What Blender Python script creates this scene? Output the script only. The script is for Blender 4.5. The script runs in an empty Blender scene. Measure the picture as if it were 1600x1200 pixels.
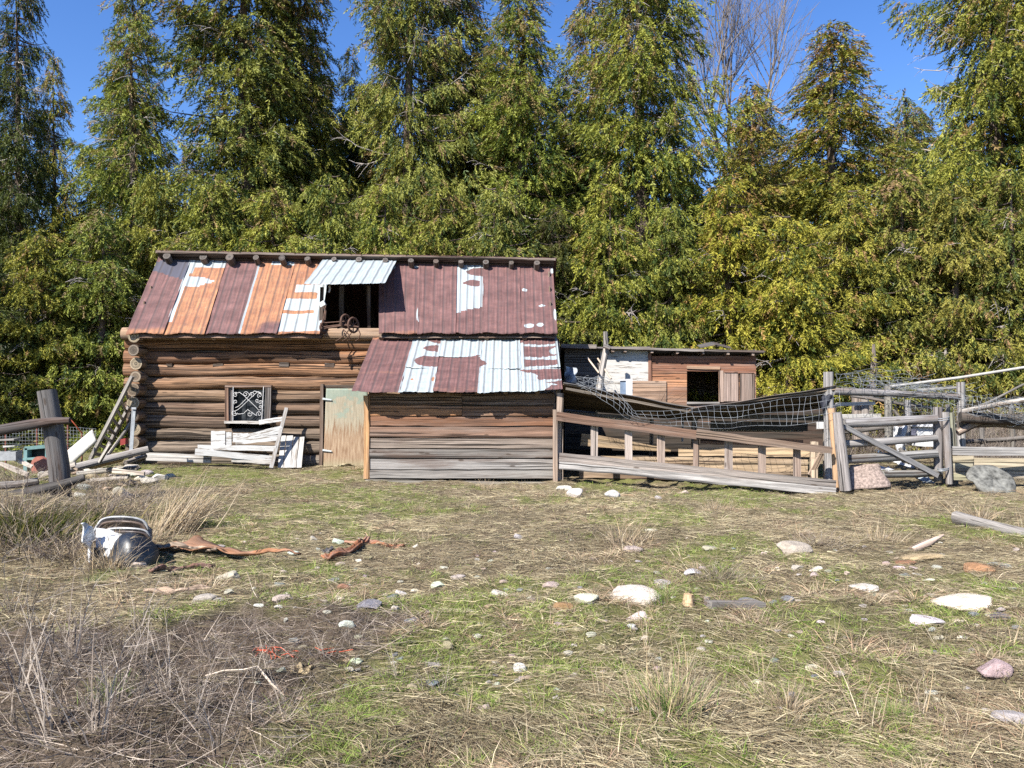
import bpy, math, random
import numpy as np
from mathutils import Vector, Matrix

random.seed(7)
rng = np.random.default_rng(11)
C = bpy.context.scene.collection
F = 1244.0          # focal length in pixels of the 1600 px wide photograph
HZ = 612.0          # horizon row
EYE = 1.6
ORG = {}

# ------------------------------------------------------------------ numbers
def hash2(i, j, s):
    h = (i.astype(np.int64) * 374761393 + j.astype(np.int64) * 668265263 + s * 982451653) & 0xffffffff
    h = ((h ^ (h >> 13)) * 1274126177) & 0xffffffff
    h = h ^ (h >> 16)
    return (h & 0xffff) / 65535.0
def vnoise(x, y, s=0):
    x = np.asarray(x, float); y = np.asarray(y, float)
    i = np.floor(x); j = np.floor(y); fx = x - i; fy = y - j
    fx = fx * fx * (3 - 2 * fx); fy = fy * fy * (3 - 2 * fy)
    i = i.astype(np.int64); j = j.astype(np.int64)
    a = hash2(i, j, s); b = hash2(i + 1, j, s); c = hash2(i, j + 1, s); d = hash2(i + 1, j + 1, s)
    return (a * (1 - fx) + b * fx) * (1 - fy) + (c * (1 - fx) + d * fx) * fy
def fbm(x, y, s=0, o=4):
    r = 0; a = .5; t = 0
    for k in range(o):
        r = r + a * vnoise(x * 2 ** k + 17.3 * k, y * 2 ** k - 9.1 * k, s + k); t += a; a *= .5
    return r / t
def sstep(a, b, x):
    t = np.clip((np.asarray(x, float) - a) / (b - a), 0, 1); return t * t * (3 - 2 * t)

def mud(x, y):
    n = (fbm(x * 1.1, y * 1.1, 31) - .5) * 1.6
    return sstep(0, .5, (5.75 - y) + n) * sstep(0, .6, (-.45 - x) - .25 * np.abs(y - 4.8) + n) * sstep(2.0, 3.4, y)
def green(x, y):
    n = fbm(x * .55, y * .55, 41, 4) * .62 + fbm(x * 2.3, y * 2.3, 47, 3) * .38
    b = .06 * np.exp(-((y - 6.0) / 1.0) ** 2) * sstep(-1.5, .5, x) + .10 * sstep(12.2, 14.5, y) * sstep(-.3, -3, x)
    return sstep(.485, .64, n + b)
def G(x, y):
    x = np.asarray(x, float); y = np.asarray(y, float)
    z = -.07 * sstep(9, 13.4, y) + .15 * sstep(14.2, 16.6, y)
    z = z + .07 * (fbm(x * .45, y * .45, 3, 3) - .5) * 2 * sstep(2.5, 5, y)
    z = z + .42 * sstep(-4.15, -5.6, x) * np.exp(-((y - 8.6) / 1.7) ** 2)          # bank at the left
    z = z + .18 * np.exp(-((x + 8.6) / 1.6) ** 2 - ((y - 13.9) / 1.6) ** 2)
    z = z + (.075 * (fbm(x * 2.2, y * 2.2, 5, 4) - .5) * 2 + .03 * sstep(.55, .75, fbm(x * 5, y * 5, 6, 2))) * sstep(16.4, 15.2, y)
    m = mud(x, y)
    z = z + m * (.19 * (fbm(x * 3.2, y * 3.2, 8, 4) - .45) + .05 * (fbm(x * 11, y * 11, 9, 3) - .5))
    far = sstep(24, 70, y)
    return z * (1 - far)
def P(px, py, Y): return Vector(((px - 800) / F * Y, Y, EYE + (HZ - py) / F * Y))
def onground(px, py):
    Y = EYE * F / max(py - HZ, 20)
    for _ in range(12):
        g = float(G((px - 800) / F * Y, Y)); Y = .5 * Y + .5 * (EYE - g) * F / (py - HZ)
    X = (px - 800) / F * Y
    return Vector((X, Y, float(G(X, Y))))

# ------------------------------------------------------------------ objects
def tag(o, label=None, cat=None, group=None, kind=None):
    if label: o['label'] = label
    if cat: o['category'] = cat
    if group: o['group'] = group
    if kind: o['kind'] = kind
    return o
def thing(name, label, cat, loc, group=None):
    o = bpy.data.objects.new(name, None); C.objects.link(o); o.location = loc
    o.empty_display_size = .2; ORG[o] = Vector(loc)
    return tag(o, label, cat, group)

class MB:
    def __init__(s): s.v = []; s.f = []; s.gc = []; s.t = []; s.sm = []
    def add(s, vs, fs, gcs, tint, smooth=False):
        b = len(s.v); s.v += [tuple(v) for v in vs]; s.gc += gcs
        tt = tint if isinstance(tint, list) else [tint] * len(vs)
        s.t += tt
        for f in fs: s.f.append(tuple(i + b for i in f)); s.sm.append(smooth)
    def board(s, a, b, w, t, tint=(.3, .25, .2), up=(0, 0, 1), seg=None, rag=.006, w2=None):
        """plank from a to b; w across 'up', t through; uneven edges"""
        a = Vector(a); b = Vector(b); d = b - a; L = d.length; d.normalize()
        u = Vector(up); u = (u - d * u.dot(d)); u.normalize(); n = d.cross(u)
        seg = seg or max(1, int(L / .3)); w2 = w2 or w
        off = Vector((random.uniform(0, 50), random.uniform(0, 50), random.uniform(0, 50)))
        tj = 1 + random.uniform(-.16, .16); tint = (tint[0] * tj, tint[1] * tj, tint[2] * tj)
        vs = []; gc = []; fs = []
        for i in range(seg + 1):
            k = i / seg; ww = w + (w2 - w) * k
            for (su, sn) in ((-1, -1), (1, -1), (1, 1), (-1, 1)):
                r = random.uniform(-rag, rag)
                p = a + d * (L * k) + u * (su * ww / 2 + r) + n * (sn * t / 2)
                vs.append(p); gc.append((off.x + L * k, off.y + su * ww / 2, off.z + sn * t / 2))
        for i in range(seg):
            for j in range(4):
                j2 = (j + 1) % 4
                fs.append((i * 4 + j, (i + 1) * 4 + j, (i + 1) * 4 + j2, i * 4 + j2))
        fs.append((0, 1, 2, 3)); e = seg * 4; fs.append((e + 3, e + 2, e + 1, e))
        s.add(vs, fs, gc, tint)
    def tube(s, pts, rad, tint=(.3, .25, .2), n=8, wob=0.0, endtint=None, cap=True, smooth=True):
        pts = [Vector(p) for p in pts]
        if not hasattr(rad, '__len__'): rad = [rad] * len(pts)
        off = Vector((random.uniform(0, 50), random.uniform(0, 50), random.uniform(0, 50)))
        vs = []; gc = []; fs = []; tt = []; L = 0; ph = random.uniform(0, 6)
        prev = None
        for i, p in enumerate(pts):
            if i == 0: d = pts[1] - p
            elif i == len(pts) - 1: d = p - pts[i - 1]
            else: d = pts[i + 1] - pts[i - 1]
            if d.length < 1e-9: d = Vector((0, 0, 1))
            d.normalize()
            if prev is None:
                ref = Vector((0, 0, 1)) if abs(d.z) < .9 else Vector((1, 0, 0)); u = (ref - d * ref.dot(d)).normalized()
            else: u = (prev - d * prev.dot(d)).normalized()
            prev = u; w = d.cross(u)
            if i: L += (p - pts[i - 1]).length
            for k in range(n):
                a = 2 * math.pi * k / n
                r = rad[i] * (1 + wob * (math.sin(a * 2 + ph + L * 1.3) * .5 + random.uniform(-.5, .5)))
                vs.append(p + (u * math.cos(a) + w * math.sin(a)) * r)
                gc.append((off.x + L, off.y + math.cos(a) * rad[i], off.z + math.sin(a) * rad[i])); tt.append(tint)
        m = len(pts)
        for i in range(m - 1):
            for k in range(n):
                k2 = (k + 1) % n
                fs.append((i * n + k, i * n + k2, (i + 1) * n + k2, (i + 1) * n + k))
        s.add(vs, fs, gc, tt, smooth)
        if cap:
            for e, rev in ((0, True), (m - 1, False)):
                et = endtint or tint
                idx = [e * n + k for k in range(n)]
                cv = [vs[i] for i in idx]; c = sum(cv, Vector()) / n
                # rings: rim, mid, centre
                mid = [c + (q - c) * .45 for q in cv]
                gcs = [(off.x + 7, off.y + (q - c).length * 6, off.z) for q in cv] + [(off.x + 7, off.y + (q - c).length * 6, off.z) for q in mid] + [(off.x + 7, off.y, off.z)]
                fc = []
                for k in range(n):
                    k2 = (k + 1) % n
                    q = (k, k2, n + k2, n + k); t3 = (n + k, n + k2, 2 * n)
                    fc.append(q[::-1] if rev else q); fc.append(t3[::-1] if rev else t3)
                dk = tuple(x * .45 for x in et)
                s.add(cv + mid + [c], fc, gcs, [et] * (2 * n) + [dk if endtint else et])
    def grid(s, fn, nu, nv, tint, smooth=True, gs=1.0):
        off = random.uniform(0, 60)
        vs = []; gc = []
        for i in range(nu + 1):
            for j in range(nv + 1):
                u = i / nu; v = j / nv; vs.append(fn(u, v)); gc.append((off + u * gs, off + v * gs, 0))
        fs = [(i * (nv + 1) + j, (i + 1) * (nv + 1) + j, (i + 1) * (nv + 1) + j + 1, i * (nv + 1) + j + 1) for i in range(nu) for j in range(nv)]
        s.add(vs, fs, gc, tint, smooth)
    def build(s, name, mat, parent=None, label=None, attrs=None):
        org = ORG[parent] if parent is not None else Vector((0, 0, 0))
        me = bpy.data.meshes.new(name)
        me.from_pydata([(v[0] - org.x, v[1] - org.y, v[2] - org.z) for v in s.v], [], s.f)
        a = me.attributes.new('gc', 'FLOAT_VECTOR', 'POINT'); a.data.foreach_set('vector', np.array(s.gc, 'f').ravel())
        t = np.ones((len(s.v), 4), 'f'); t[:, :3] = np.array(s.t, 'f')
        a = me.attributes.new('tint', 'FLOAT_COLOR', 'POINT'); a.data.foreach_set('color', t.ravel())
        if attrs:
            for k, arr in attrs.items():
                a = me.attributes.new(k, 'FLOAT', 'POINT'); a.data.foreach_set('value', np.array(arr, 'f'))
        me.polygons.foreach_set('use_smooth', s.sm)
        me.materials.append(mat); me.validate(); me.update()
        o = bpy.data.objects.new(name, me); C.objects.link(o)
        if parent is not None: o.parent = parent
        ORG[o] = org
        if label: o['label'] = label
        return o

def npmesh(name, verts, faces4, mat, tint=None, smooth=False, attrs=None):
    """numpy quads/tris -> mesh datablock"""
    me = bpy.data.meshes.new(name)
    nv = len(verts); k = faces4.shape[1]; nf = len(faces4)
    me.vertices.add(nv); me.vertices.foreach_set('co', verts.astype('f').ravel())
    me.loops.add(nf * k); me.loops.foreach_set('vertex_index', faces4.astype('i').ravel())
    me.polygons.add(nf); me.polygons.foreach_set('loop_start', np.arange(0, nf * k, k, dtype='i'))
    me.polygons.foreach_set('use_smooth', np.full(nf, smooth))
    if tint is not None:
        t = np.ones((nv, 4), 'f'); t[:, :3] = tint
        a = me.attributes.new('tint', 'FLOAT_COLOR', 'POINT'); a.data.foreach_set('color', t.ravel())
    if attrs:
        for kk, arr in attrs.items():
            a = me.attributes.new(kk, 'FLOAT', 'POINT'); a.data.foreach_set('value', np.asarray(arr, 'f'))
    me.materials.append(mat); me.update(calc_edges=True)
    return me
def obj(name, me, parent=None, loc=None):
    o = bpy.data.objects.new(name, me); C.objects.link(o)
    if parent is not None: o.parent = parent
    if loc is not None: o.location = loc
    ORG[o] = Vector(loc) if loc is not None else Vector((0, 0, 0))
    return o

# ------------------------------------------------------------------ materials
class N:
    def __init__(s, name, rough=.8):
        s.m = bpy.data.materials.new(name); s.m.use_nodes = True
        s.t = s.m.node_tree; s.t.nodes.clear()
        s.out = s.n('ShaderNodeOutputMaterial')
    def n(s, typ, **kw):
        x = s.t.nodes.new(typ)
        for k, v in kw.items(): setattr(x, k, v)
        return x
    def l(s, a, b): s.t.links.new(a, b)
    def attr(s, name, out='Color'):
        return s.n('ShaderNodeAttribute', attribute_name=name).outputs[out]
    def mapping(s, vec, sc):
        m = s.n('ShaderNodeMapping'); m.inputs['Scale'].default_value = sc; s.l(vec, m.inputs['Vector']); return m.outputs[0]
    def noise(s, vec, scale, detail=4, rough=.6, out='Fac', dist=0):
        x = s.n('ShaderNodeTexNoise'); x.inputs['Scale'].default_value = scale; x.inputs['Detail'].default_value = detail
        x.inputs['Roughness'].default_value = rough; x.inputs['Distortion'].default_value = dist
        s.l(vec, x.inputs['Vector']); return x.outputs[out]
    def mr(s, v, a, b, c=0, d=1, smooth=False):
        x = s.n('ShaderNodeMapRange'); x.interpolation_type = 'SMOOTHSTEP' if smooth else 'LINEAR'
        s.l(v, x.inputs[0])
        for i, q in zip((1, 2, 3, 4), (a, b, c, d)): x.inputs[i].default_value = q
        return x.outputs[0]
    def mix(s, f, a, b, mode='MIX'):
        x = s.n('ShaderNodeMix'); x.data_type = 'RGBA'; x.blend_type = mode
        for sock, v in ((x.inputs[0], f), (x.inputs[6], a), (x.inputs[7], b)):
            if hasattr(v, 'links'): s.l(v, sock)
            elif isinstance(v, (int, float)): sock.default_value = v if sock == x.inputs[0] else (v, v, v, 1)
            else: sock.default_value = tuple(v) + (1,)
        return x.outputs[2]
    def math(s, op, a, b=0.0, c=0.0):
        x = s.n('ShaderNodeMath', operation=op)
        for i, v in enumerate((a, b, c)):
            if hasattr(v, 'links'): s.l(v, x.inputs[i])
            else: x.inputs[i].default_value = v
        return x.outputs[0]
    def bump(s, h, st=.5, dist=.01):
        b = s.n('ShaderNodeBump'); b.inputs['Strength'].default_value = st; b.inputs['Distance'].default_value = dist
        s.l(h, b.inputs['Height']); return b.outputs[0]
    def bsdf(s, col, rough=.8, nrm=None, metal=0, spec=.3):
        p = s.n('ShaderNodeBsdfPrincipled')
        if hasattr(col, 'links'): s.l(col, p.inputs['Base Color'])
        else: p.inputs['Base Color'].default_value = tuple(col) + (1,)
        for nm, v in (('Roughness', rough), ('Metallic', metal), ('Specular IOR Level', spec)):
            if hasattr(v, 'links'): s.l(v, p.inputs[nm])
            else: p.inputs[nm].default_value = v
        if nrm is not None: s.l(nrm, p.inputs['Normal'])
        s.l(p.outputs[0], s.out.inputs[0]); return p

def mat_wood(name='weathered_wood', grey=.42, greycol=(.235, .20, .175), gain=1.0, crk=.42, vr=(.55, 1.38)):
    m = N(name); gc = m.attr('gc', 'Vector'); tint = m.attr('tint')
    blot = m.noise(m.mapping(gc, (.55, 6, 6)), 1.0, 6, .7)
    fine = m.noise(m.mapping(gc, (2.0, 80, 80)), 1.0, 6, .7)
    mid = m.noise(m.mapping(gc, (.5, 24, 24)), 1.0, 6, .7, dist=.5)
    col = m.mix(m.math('MULTIPLY', m.mr(blot, .42, .68, 0, 1, True), grey), tint, greycol)
    v = m.mr(mid, .32, .68, vr[0] * gain, vr[1] * gain)
    v2 = m.mr(fine, .3, .7, .6, 1.35)
    col = m.mix(1, col, m.math('MULTIPLY', v, v2), 'MULTIPLY')
    crack = m.mr(m.noise(m.mapping(gc, (.3, 30, 30)), 1.0, 3, .5, dist=.5), crk - .05, crk, .2, 1, True)
    col = m.mix(1, col, crack, 'MULTIPLY')
    col = m.mix(m.mr(m.noise(m.mapping(gc, (.35, 3, 3)), 1, 5, .7), .5, .66, 0, .55, True), col, (.085, .05, .035))
    # knots
    kn = m.n('ShaderNodeTexVoronoi'); kn.inputs['Scale'].default_value = 1.0
    m.l(m.mapping(gc, (2.1, 7, 7)), kn.inputs['Vector'])
    col = m.mix(m.mr(kn.outputs['Distance'], .08, .15, .7, 0, True), col, (.045, .03, .02))
    h = m.math('ADD', m.math('MULTIPLY', mid, .7), m.math('MULTIPLY', crack, .6))
    m.bsdf(col, .85, m.bump(m.math('ADD', h, m.math('MULTIPLY', fine, .3)), .8, .012), spec=.2)
    return m.m
WOOD = mat_wood()
LOGWOOD = mat_wood('old_log_wood', .42, (.18, .14, .11), crk=.455, vr=(.3, 1.5))
GREYWOOD = mat_wood('silvered_wood', .75, (.20, .183, .168), .68)

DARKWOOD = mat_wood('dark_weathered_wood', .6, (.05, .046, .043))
def mat_paintwood():
    m = N('flaking_white_paint'); gc = m.attr('gc', 'Vector'); tint = m.attr('tint')
    n = m.noise(m.mapping(gc, (2.5, 26, 26)), 1.0, 6, .7, dist=.4)
    n2 = m.noise(m.mapping(gc, (2, 6, 6)), 1.0, 4, .6)
    f = m.mr(m.math('ADD', n, m.math('MULTIPLY', n2, .5)), .78, .88, 0, 1, True)
    col = m.mix(f, tint, (.30, .26, .22))
    col = m.mix(1, col, m.mr(m.noise(m.mapping(gc, (4, 60, 60)), 1, 4), .3, .7, .8, 1.12), 'MULTIPLY')
    col = m.mix(1, col, .62, 'MULTIPLY'); m.bsdf(col, .75, m.bump(n, .4, .006), spec=.2); return m.m
PAINT = mat_paintwood()

def mat_roof(name='rusted_roof_sheet'):
    """attributes: rust 0..1 (galvanised to rusted), hue 0..1 (purple brown to orange), tar"""
    m = N(name); gc = m.attr('gc', 'Vector')
    ru = m.attr('rust', 'Fac'); hu = m.attr('hue', 'Fac'); tar = m.attr('tar', 'Fac')
    rag = m.noise(m.mapping(gc, (7, 18, 7)), 1.0, 6, .72)
    big = m.noise(m.mapping(gc, (2.0, 4.5, 2)), 1.0, 5, .65)
    streak = m.noise(m.mapping(gc, (28, 1.5, 5)), 1.0, 4, .6)
    f = m.mr(m.math('ADD', m.math('ADD', ru, m.math('MULTIPLY', m.math('SUBTRACT', streak, .5), .3)), m.math('MULTIPLY', m.math('SUBTRACT', rag, .5), .5)), .43, .57, 0, 1, True)
    pur = m.mix(m.mr(big, .35, .7, 0, 1), (.085, .040, .038), (.165, .082, .076))
    pur = m.mix(m.mr(rag, .55, .8, 0, .5), pur, (.26, .11, .07))
    ora = m.mix(m.mr(big, .35, .65, 0, 1), (.33, .155, .075), (.24, .10, .052))
    ora = m.mix(m.mr(rag, .58, .75, 0, .55), ora, (.42, .28, .18))
    hf = m.mr(m.math('ADD', hu, m.math('MULTIPLY', m.math('SUBTRACT', big, .5), .5)), .35, .65, 0, 1, True)
    rust = m.mix(hf, pur, ora)
    rust = m.mix(1, rust, m.mr(streak, .3, .7, .7, 1.25), 'MULTIPLY'); rust = m.mix(m.mr(m.noise(m.mapping(gc, (16, 6, 5)), 1, 6, .78), .48, .72, 0, .7), rust, (.07, .045, .045))
    galv = m.mix(m.mr(streak, .35, .7, 0, 1), (.27, .31, .325), (.36, .40, .41))
    galv = m.mix(m.mr(rag, .58, .72, 0, .6), galv, (.27, .22, .18)); galv = m.mix(m.mr(big, .5, .72, 0, .5), galv, (.22, .25, .265))
    col = m.mix(f, galv, rust)
    tf = m.mr(m.math('ADD', tar, m.math('MULTIPLY', m.math('SUBTRACT', rag, .5), .6)), .45, .55, 0, 1, True)
    col = m.mix(tf, col, (.055, .055, .075))
    # dark line right of each rib and at the lap edge
    rib = m.attr('rib', 'Fac')
    col = m.mix(m.math('MULTIPLY', rib, .62), col, (.06, .05, .05))
    rough = m.mix(f, .42, .8)
    m.bsdf(col, rough, m.bump(m.math('ADD', rag, m.math('MULTIPLY', big, 2)), .35, .006), spec=.35)
    return m.m
ROOF = mat_roof()

def mat_simple(name, col, rough=.7, metal=0, var=.25, sc=9, spec=.3, tinted=False):
    m = N(name); tc = m.n('ShaderNodeTexCoord').outputs['Object']
    n = m.noise(tc, sc, 6, .65)
    base = m.mix(1, m.attr('tint'), .6, 'MULTIPLY') if tinted else col
    c = m.mix(1, base, m.mr(n, .3, .7, 1 - var, 1 + var), 'MULTIPLY')
    m.bsdf(c, rough, m.bump(n, .3, .01), metal, spec); return m.m
WIRE = mat_simple('galvanised_wire', (.23, .245, .26), .5, .2)
IRON = mat_simple('rusty_iron', (.09, .05, .035), .75, .2, .4, 20)
DARKM = mat_simple('interior_shade', (.05, .04, .032), .95, 0, .3)
WHITEIRON = mat_simple('white_painted_iron', (.45, .44, .43), .5, 0, .12, 30)
ROCK = None
def mat_rock():
    m = N('field_stone'); tc = m.n('ShaderNodeTexCoord').outputs['Object']; oi = m.n('ShaderNodeObjectInfo').outputs['Color']
    n = m.noise(tc, 2.6, 7, .7); n2 = m.noise(tc, 14, 5, .7)
    c = m.mix(1, oi, m.mr(n, .3, .7, .62, 1.25), 'MULTIPLY')
    c = m.mix(m.mr(n2, .52, .72, 0, .6), c, (.14, .115, .085)); c = m.mix(m.mr(n, .55, .7, 0, .4), c, (.2, .17, .12))
    m.bsdf(c, .85, m.bump(m.math('ADD', n, n2), .6, .05), spec=.25); return m.m
ROCK = mat_rock()
def mat_leaf():
    m = N('cedar_foliage'); t = m.attr('tint'); oi = m.n('ShaderNodeObjectInfo').outputs['Color']
    c = m.mix(1, t, oi, 'MULTIPLY')
    d = m.n('ShaderNodeBsdfPrincipled'); m.l(c, d.inputs['Base Color']); d.inputs['Roughness'].default_value = .5; d.inputs['Specular IOR Level'].default_value = .15
    tr = m.n('ShaderNodeBsdfTranslucent'); m.l(m.mix(1, c, (1.0, 1.0, .45), 'MULTIPLY'), tr.inputs[0])
    mx = m.n('ShaderNodeMixShader'); mx.inputs[0].default_value = .22
    m.l(d.outputs[0], mx.inputs[1]); m.l(tr.outputs[0], mx.inputs[2]); m.l(mx.outputs[0], m.out.inputs[0]); return m.m
LEAF = mat_leaf()
def mat_blade(name):
    m = N(name); t = m.attr('tint')
    d = m.n('ShaderNodeBsdfDiffuse'); m.l(t, d.inputs[0]); tr = m.n('ShaderNodeBsdfTranslucent'); m.l(t, tr.inputs[0])
    mx = m.n('ShaderNodeMixShader'); mx.inputs[0].default_value = .25
    m.l(d.outputs[0], mx.inputs[1]); m.l(tr.outputs[0], mx.inputs[2]); m.l(mx.outputs[0], m.out.inputs[0]); return m.m
BLADE = mat_blade('grass_blades'); STRAW = mat_blade('dry_straw')
BARK = mat_simple('cedar_bark', (.10, .075, .06), .9, 0, .4, 7)
GREYBARK = mat_simple('pale_grey_bark', (.36, .32, .30), .85, 0, .25, 9)
def mat_ground():
    m = N('field_soil'); g = m.n('ShaderNodeNewGeometry').outputs['Position']
    mu = m.attr('mud', 'Fac'); gr = m.attr('green', 'Fac')
    a = m.noise(g, 1.4, 6, .65); b = m.noise(g, 9, 6, .7); c = m.noise(m.mapping(g, (30, 90, 60)), 1, 4, .7); fi = m.noise(g, 60, 4, .7)
    dry = m.mix(m.mr(a, .35, .65), (.13, .102, .065), (.20, .16, .10))
    dry = m.mix(m.mr(b, .5, .7, 0, .8, True), dry, (.10, .072, .05))
    dry = m.mix(m.mr(c, .5, .68, 0, .7), dry, (.33, .26, .17))
    grn = m.mix(m.mr(b, .35, .65), (.10, .125, .028), (.16, .16, .045))
    col = m.mix(m.math('MULTIPLY', gr, .75), dry, grn)
    md = m.mix(m.mr(b, .35, .65), (.07, .052, .037), (.155, .118, .083))
    md = m.mix(m.mr(fi, .5, .7, 0, .5), md, (.045, .034, .03))
    col = m.mix(mu, col, md)
    col = m.mix(1, col, m.mr(fi, .3, .7, .7, 1.3), 'MULTIPLY')
    h = m.math('ADD', m.math('MULTIPLY', b, 1.5), m.math('ADD', fi, c))
    m.bsdf(col, .95, m.bump(h, .8, .03), spec=.15); return m.m
GROUND = mat_ground()
def mat_door():
    m = N('peeling_teal_door'); gc = m.attr('gc', 'Vector')
    n = m.noise(m.mapping(gc, (3, 3, 1)), 1, 5, .65); v = m.noise(m.mapping(gc, (34, 2.5, 1)), 1, 5, .7)
    sep = m.n('ShaderNodeSeparateXYZ'); m.l(gc, sep.inputs[0])
    wood = m.mix(m.mr(v, .35, .65), (.16, .09, .05), (.35, .26, .175))
    pale = m.mix(m.mr(v, .3, .7), (.19, .165, .115), (.34, .295, .22))
    teal = m.mix(m.mr(n, .4, .7), (.10, .18, .155), (.21, .255, .205))
    h = m.attr('rust', 'Fac')
    up = m.math('ADD', h, m.math('MULTIPLY', m.math('SUBTRACT', v, .5), .9))
    col = m.mix(m.mr(up, .4, .6, 0, 1, True), wood, pale)
    col = m.mix(m.mr(m.math('ADD', m.math('MULTIPLY', h, .35), m.math('ADD', n, m.math('MULTIPLY', v, .25))), .90, 1.0, 0, .7, True), col, teal)
    col = m.mix(m.mr(h, .0, .14, .65, 0), col, (.25, .26, .16))
    m.bsdf(col, .8, m.bump(v, .4, .008), spec=.25); return m.m
DOOR = mat_door()
def mat_glass():
    m = N('dark_window_glass'); tc = m.n('ShaderNodeTexCoord').outputs['Object']
    n = m.noise(tc, 6, 5)
    m.bsdf(m.mix(m.mr(n, .45, .7), (.012, .014, .018), (.05, .055, .06)), .2, None, 0, .15); return m.m
GLASS = mat_glass()
TINTED = mat_simple('plain_tinted', (1, 1, 1), .65, 0, .22, 12, .3, True)
GLOSS = mat_simple('glossy_enamel', (1, 1, 1), .42, 0, .6, 11, .5, True)

#@@SECTION world
# ------------------------------------------------------------------ world, sun, camera
SUNV = Vector((-.60, -.80, .93)).normalized()
sc = bpy.context.scene
w = bpy.data.worlds.new('World'); sc.world = w; w.use_nodes = True
nt = w.node_tree; bg = nt.nodes['Background']
sky = nt.nodes.new('ShaderNodeTexSky'); sky.sky_type = 'NISHITA'; sky.sun_disc = False
el = math.asin(SUNV.z); sky.sun_elevation = el
sky.sun_rotation = math.atan2(SUNV.x, SUNV.y)
sky.altitude = 600; sky.air_density = 1.0; sky.dust_density = .3; sky.ozone_density = 2.5
hs = nt.nodes.new('ShaderNodeHueSaturation'); hs.inputs['Saturation'].default_value = 1.25; hs.inputs['Hue'].default_value = .512
nt.links.new(sky.outputs[0], hs.inputs['Color']); nt.links.new(hs.outputs[0], bg.inputs[0]); bg.inputs[1].default_value = .095
sl = bpy.data.lights.new('sun', 'SUN'); sl.energy = 5.0; sl.angle = math.radians(.5); sl.color = (1, .955, .88)
so = bpy.data.objects.new('sun', sl); C.objects.link(so); so.rotation_euler = SUNV.to_track_quat('Z', 'Y').to_euler()
cam = bpy.data.cameras.new('camera'); co = bpy.data.objects.new('camera', cam); C.objects.link(co)
co.location = (0, 0, EYE); co.rotation_euler = (math.pi / 2, 0, 0)
cam.sensor_width = 36; cam.lens = 36 * F / 1600; cam.shift_y = (HZ - 600) / 1600; cam.clip_end = 3000
sc.camera = co
sc.view_settings.view_transform = 'Standard'; sc.view_settings.look = 'None'; sc.view_settings.exposure = 1.25; sc.view_settings.gamma = 1
sc.cycles.use_denoising = False; sc.cycles.max_bounces = 5; sc.cycles.diffuse_bounces = 2; sc.cycles.transparent_max_bounces = 4
sc.cycles.caustics_reflective = False; sc.cycles.caustics_refractive = False

#@@SECTION ground
# ------------------------------------------------------------------ ground
def ramp_axis(lo, hi, step, far, k=1.25):
    c = list(np.arange(lo, hi, step)); a = []; x = lo; s = step
    while x > -far: s *= k; x -= s; a.append(x)
    b = []; x = c[-1]; s = step
    while x < far: s *= k; x += s; b.append(x)
    return np.array(a[::-1] + c + b)
gx = ramp_axis(-9, 9, .045, 700); gy = ramp_axis(2.2, 17, .045, 900)
XX, YY = np.meshgrid(gx, gy); nx = len(gx); ny = len(gy)
ZZ = G(XX, YY)
near = (YY < 9) * sstep(9, 5, YY)
ZZ = ZZ + near * .012 * (fbm(XX * 14, YY * 14, 77, 3) - .5) * 2
vv = np.stack([XX.ravel(), YY.ravel(), ZZ.ravel()], 1)
ii = (np.arange(ny - 1)[:, None] * nx + np.arange(nx - 1)[None, :]).ravel()
ff = np.stack([ii, ii + 1, ii + nx + 1, ii + nx], 1)
me = npmesh('ground', vv, ff, GROUND, smooth=True, attrs={'mud': mud(XX, YY).ravel(), 'green': green(XX, YY).ravel()})
tag(obj('ground', me), 'field of matted dry grass, moss and bare soil', 'ground', kind='structure')

# ------------------------------------------------------------------ strands (vectorised)
def strands(base, dirv, length, width, bend, tint, segs=2, gravity=None):
    """ribbons: base (N,3), dirv (N,3) unit, bend (N,3) offset applied quadratically"""
    n = len(base); side = np.cross(dirv, rng.normal(size=(n, 3))); side /= np.linalg.norm(side, axis=1, keepdims=True) + 1e-9
    vs = []
    for k in range(segs + 1):
        t = k / segs; p = base + dirv * (length * t)[:, None] + bend * (t * t) 
        ww = (width * (1 - t * .85) * .5)[:, None]
        vs.append(p - side * ww); vs.append(p + side * ww)
    V = np.stack(vs, 1).reshape(-1, 3); m = 2 * (segs + 1)
    b = np.arange(n)[:, None] * m
    fs = [b + np.array([[2 * k, 2 * k + 1, 2 * k + 3, 2 * k + 2]]) for k in range(segs)]
    Fq = np.concatenate(fs, 0)
    T = np.repeat(tint, m, 0)
    return V, Fq, T
def scatter(n, y0=3.0, y1=18, margin=1.25, power=1.0):
    """field points, denser towards the foreground"""
    u = rng.random(n); y = y0 * (y1 / y0) ** (u ** power)
    x = (rng.random(n) * 2 - 1) * (y * .66 * margin + .5)
    return x, y
def blocked(x, y):
    """inside buildings or at the lean-to footprint"""
    b = (x > -7.7) & (x < .9) & (y > 16.45)
    b |= (x > -2.75) & (x < .85) & (y > 14.55)
    b |= (x > .85) & (x < 5.6) & (y > 14.45) & (y < 19)
    return b
def pick(cols, n, jit=.18):
    c = np.array(cols)[rng.integers(0, len(cols), n)]
    return c * (1 + rng.normal(size=(n, 1)) * jit)

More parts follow.
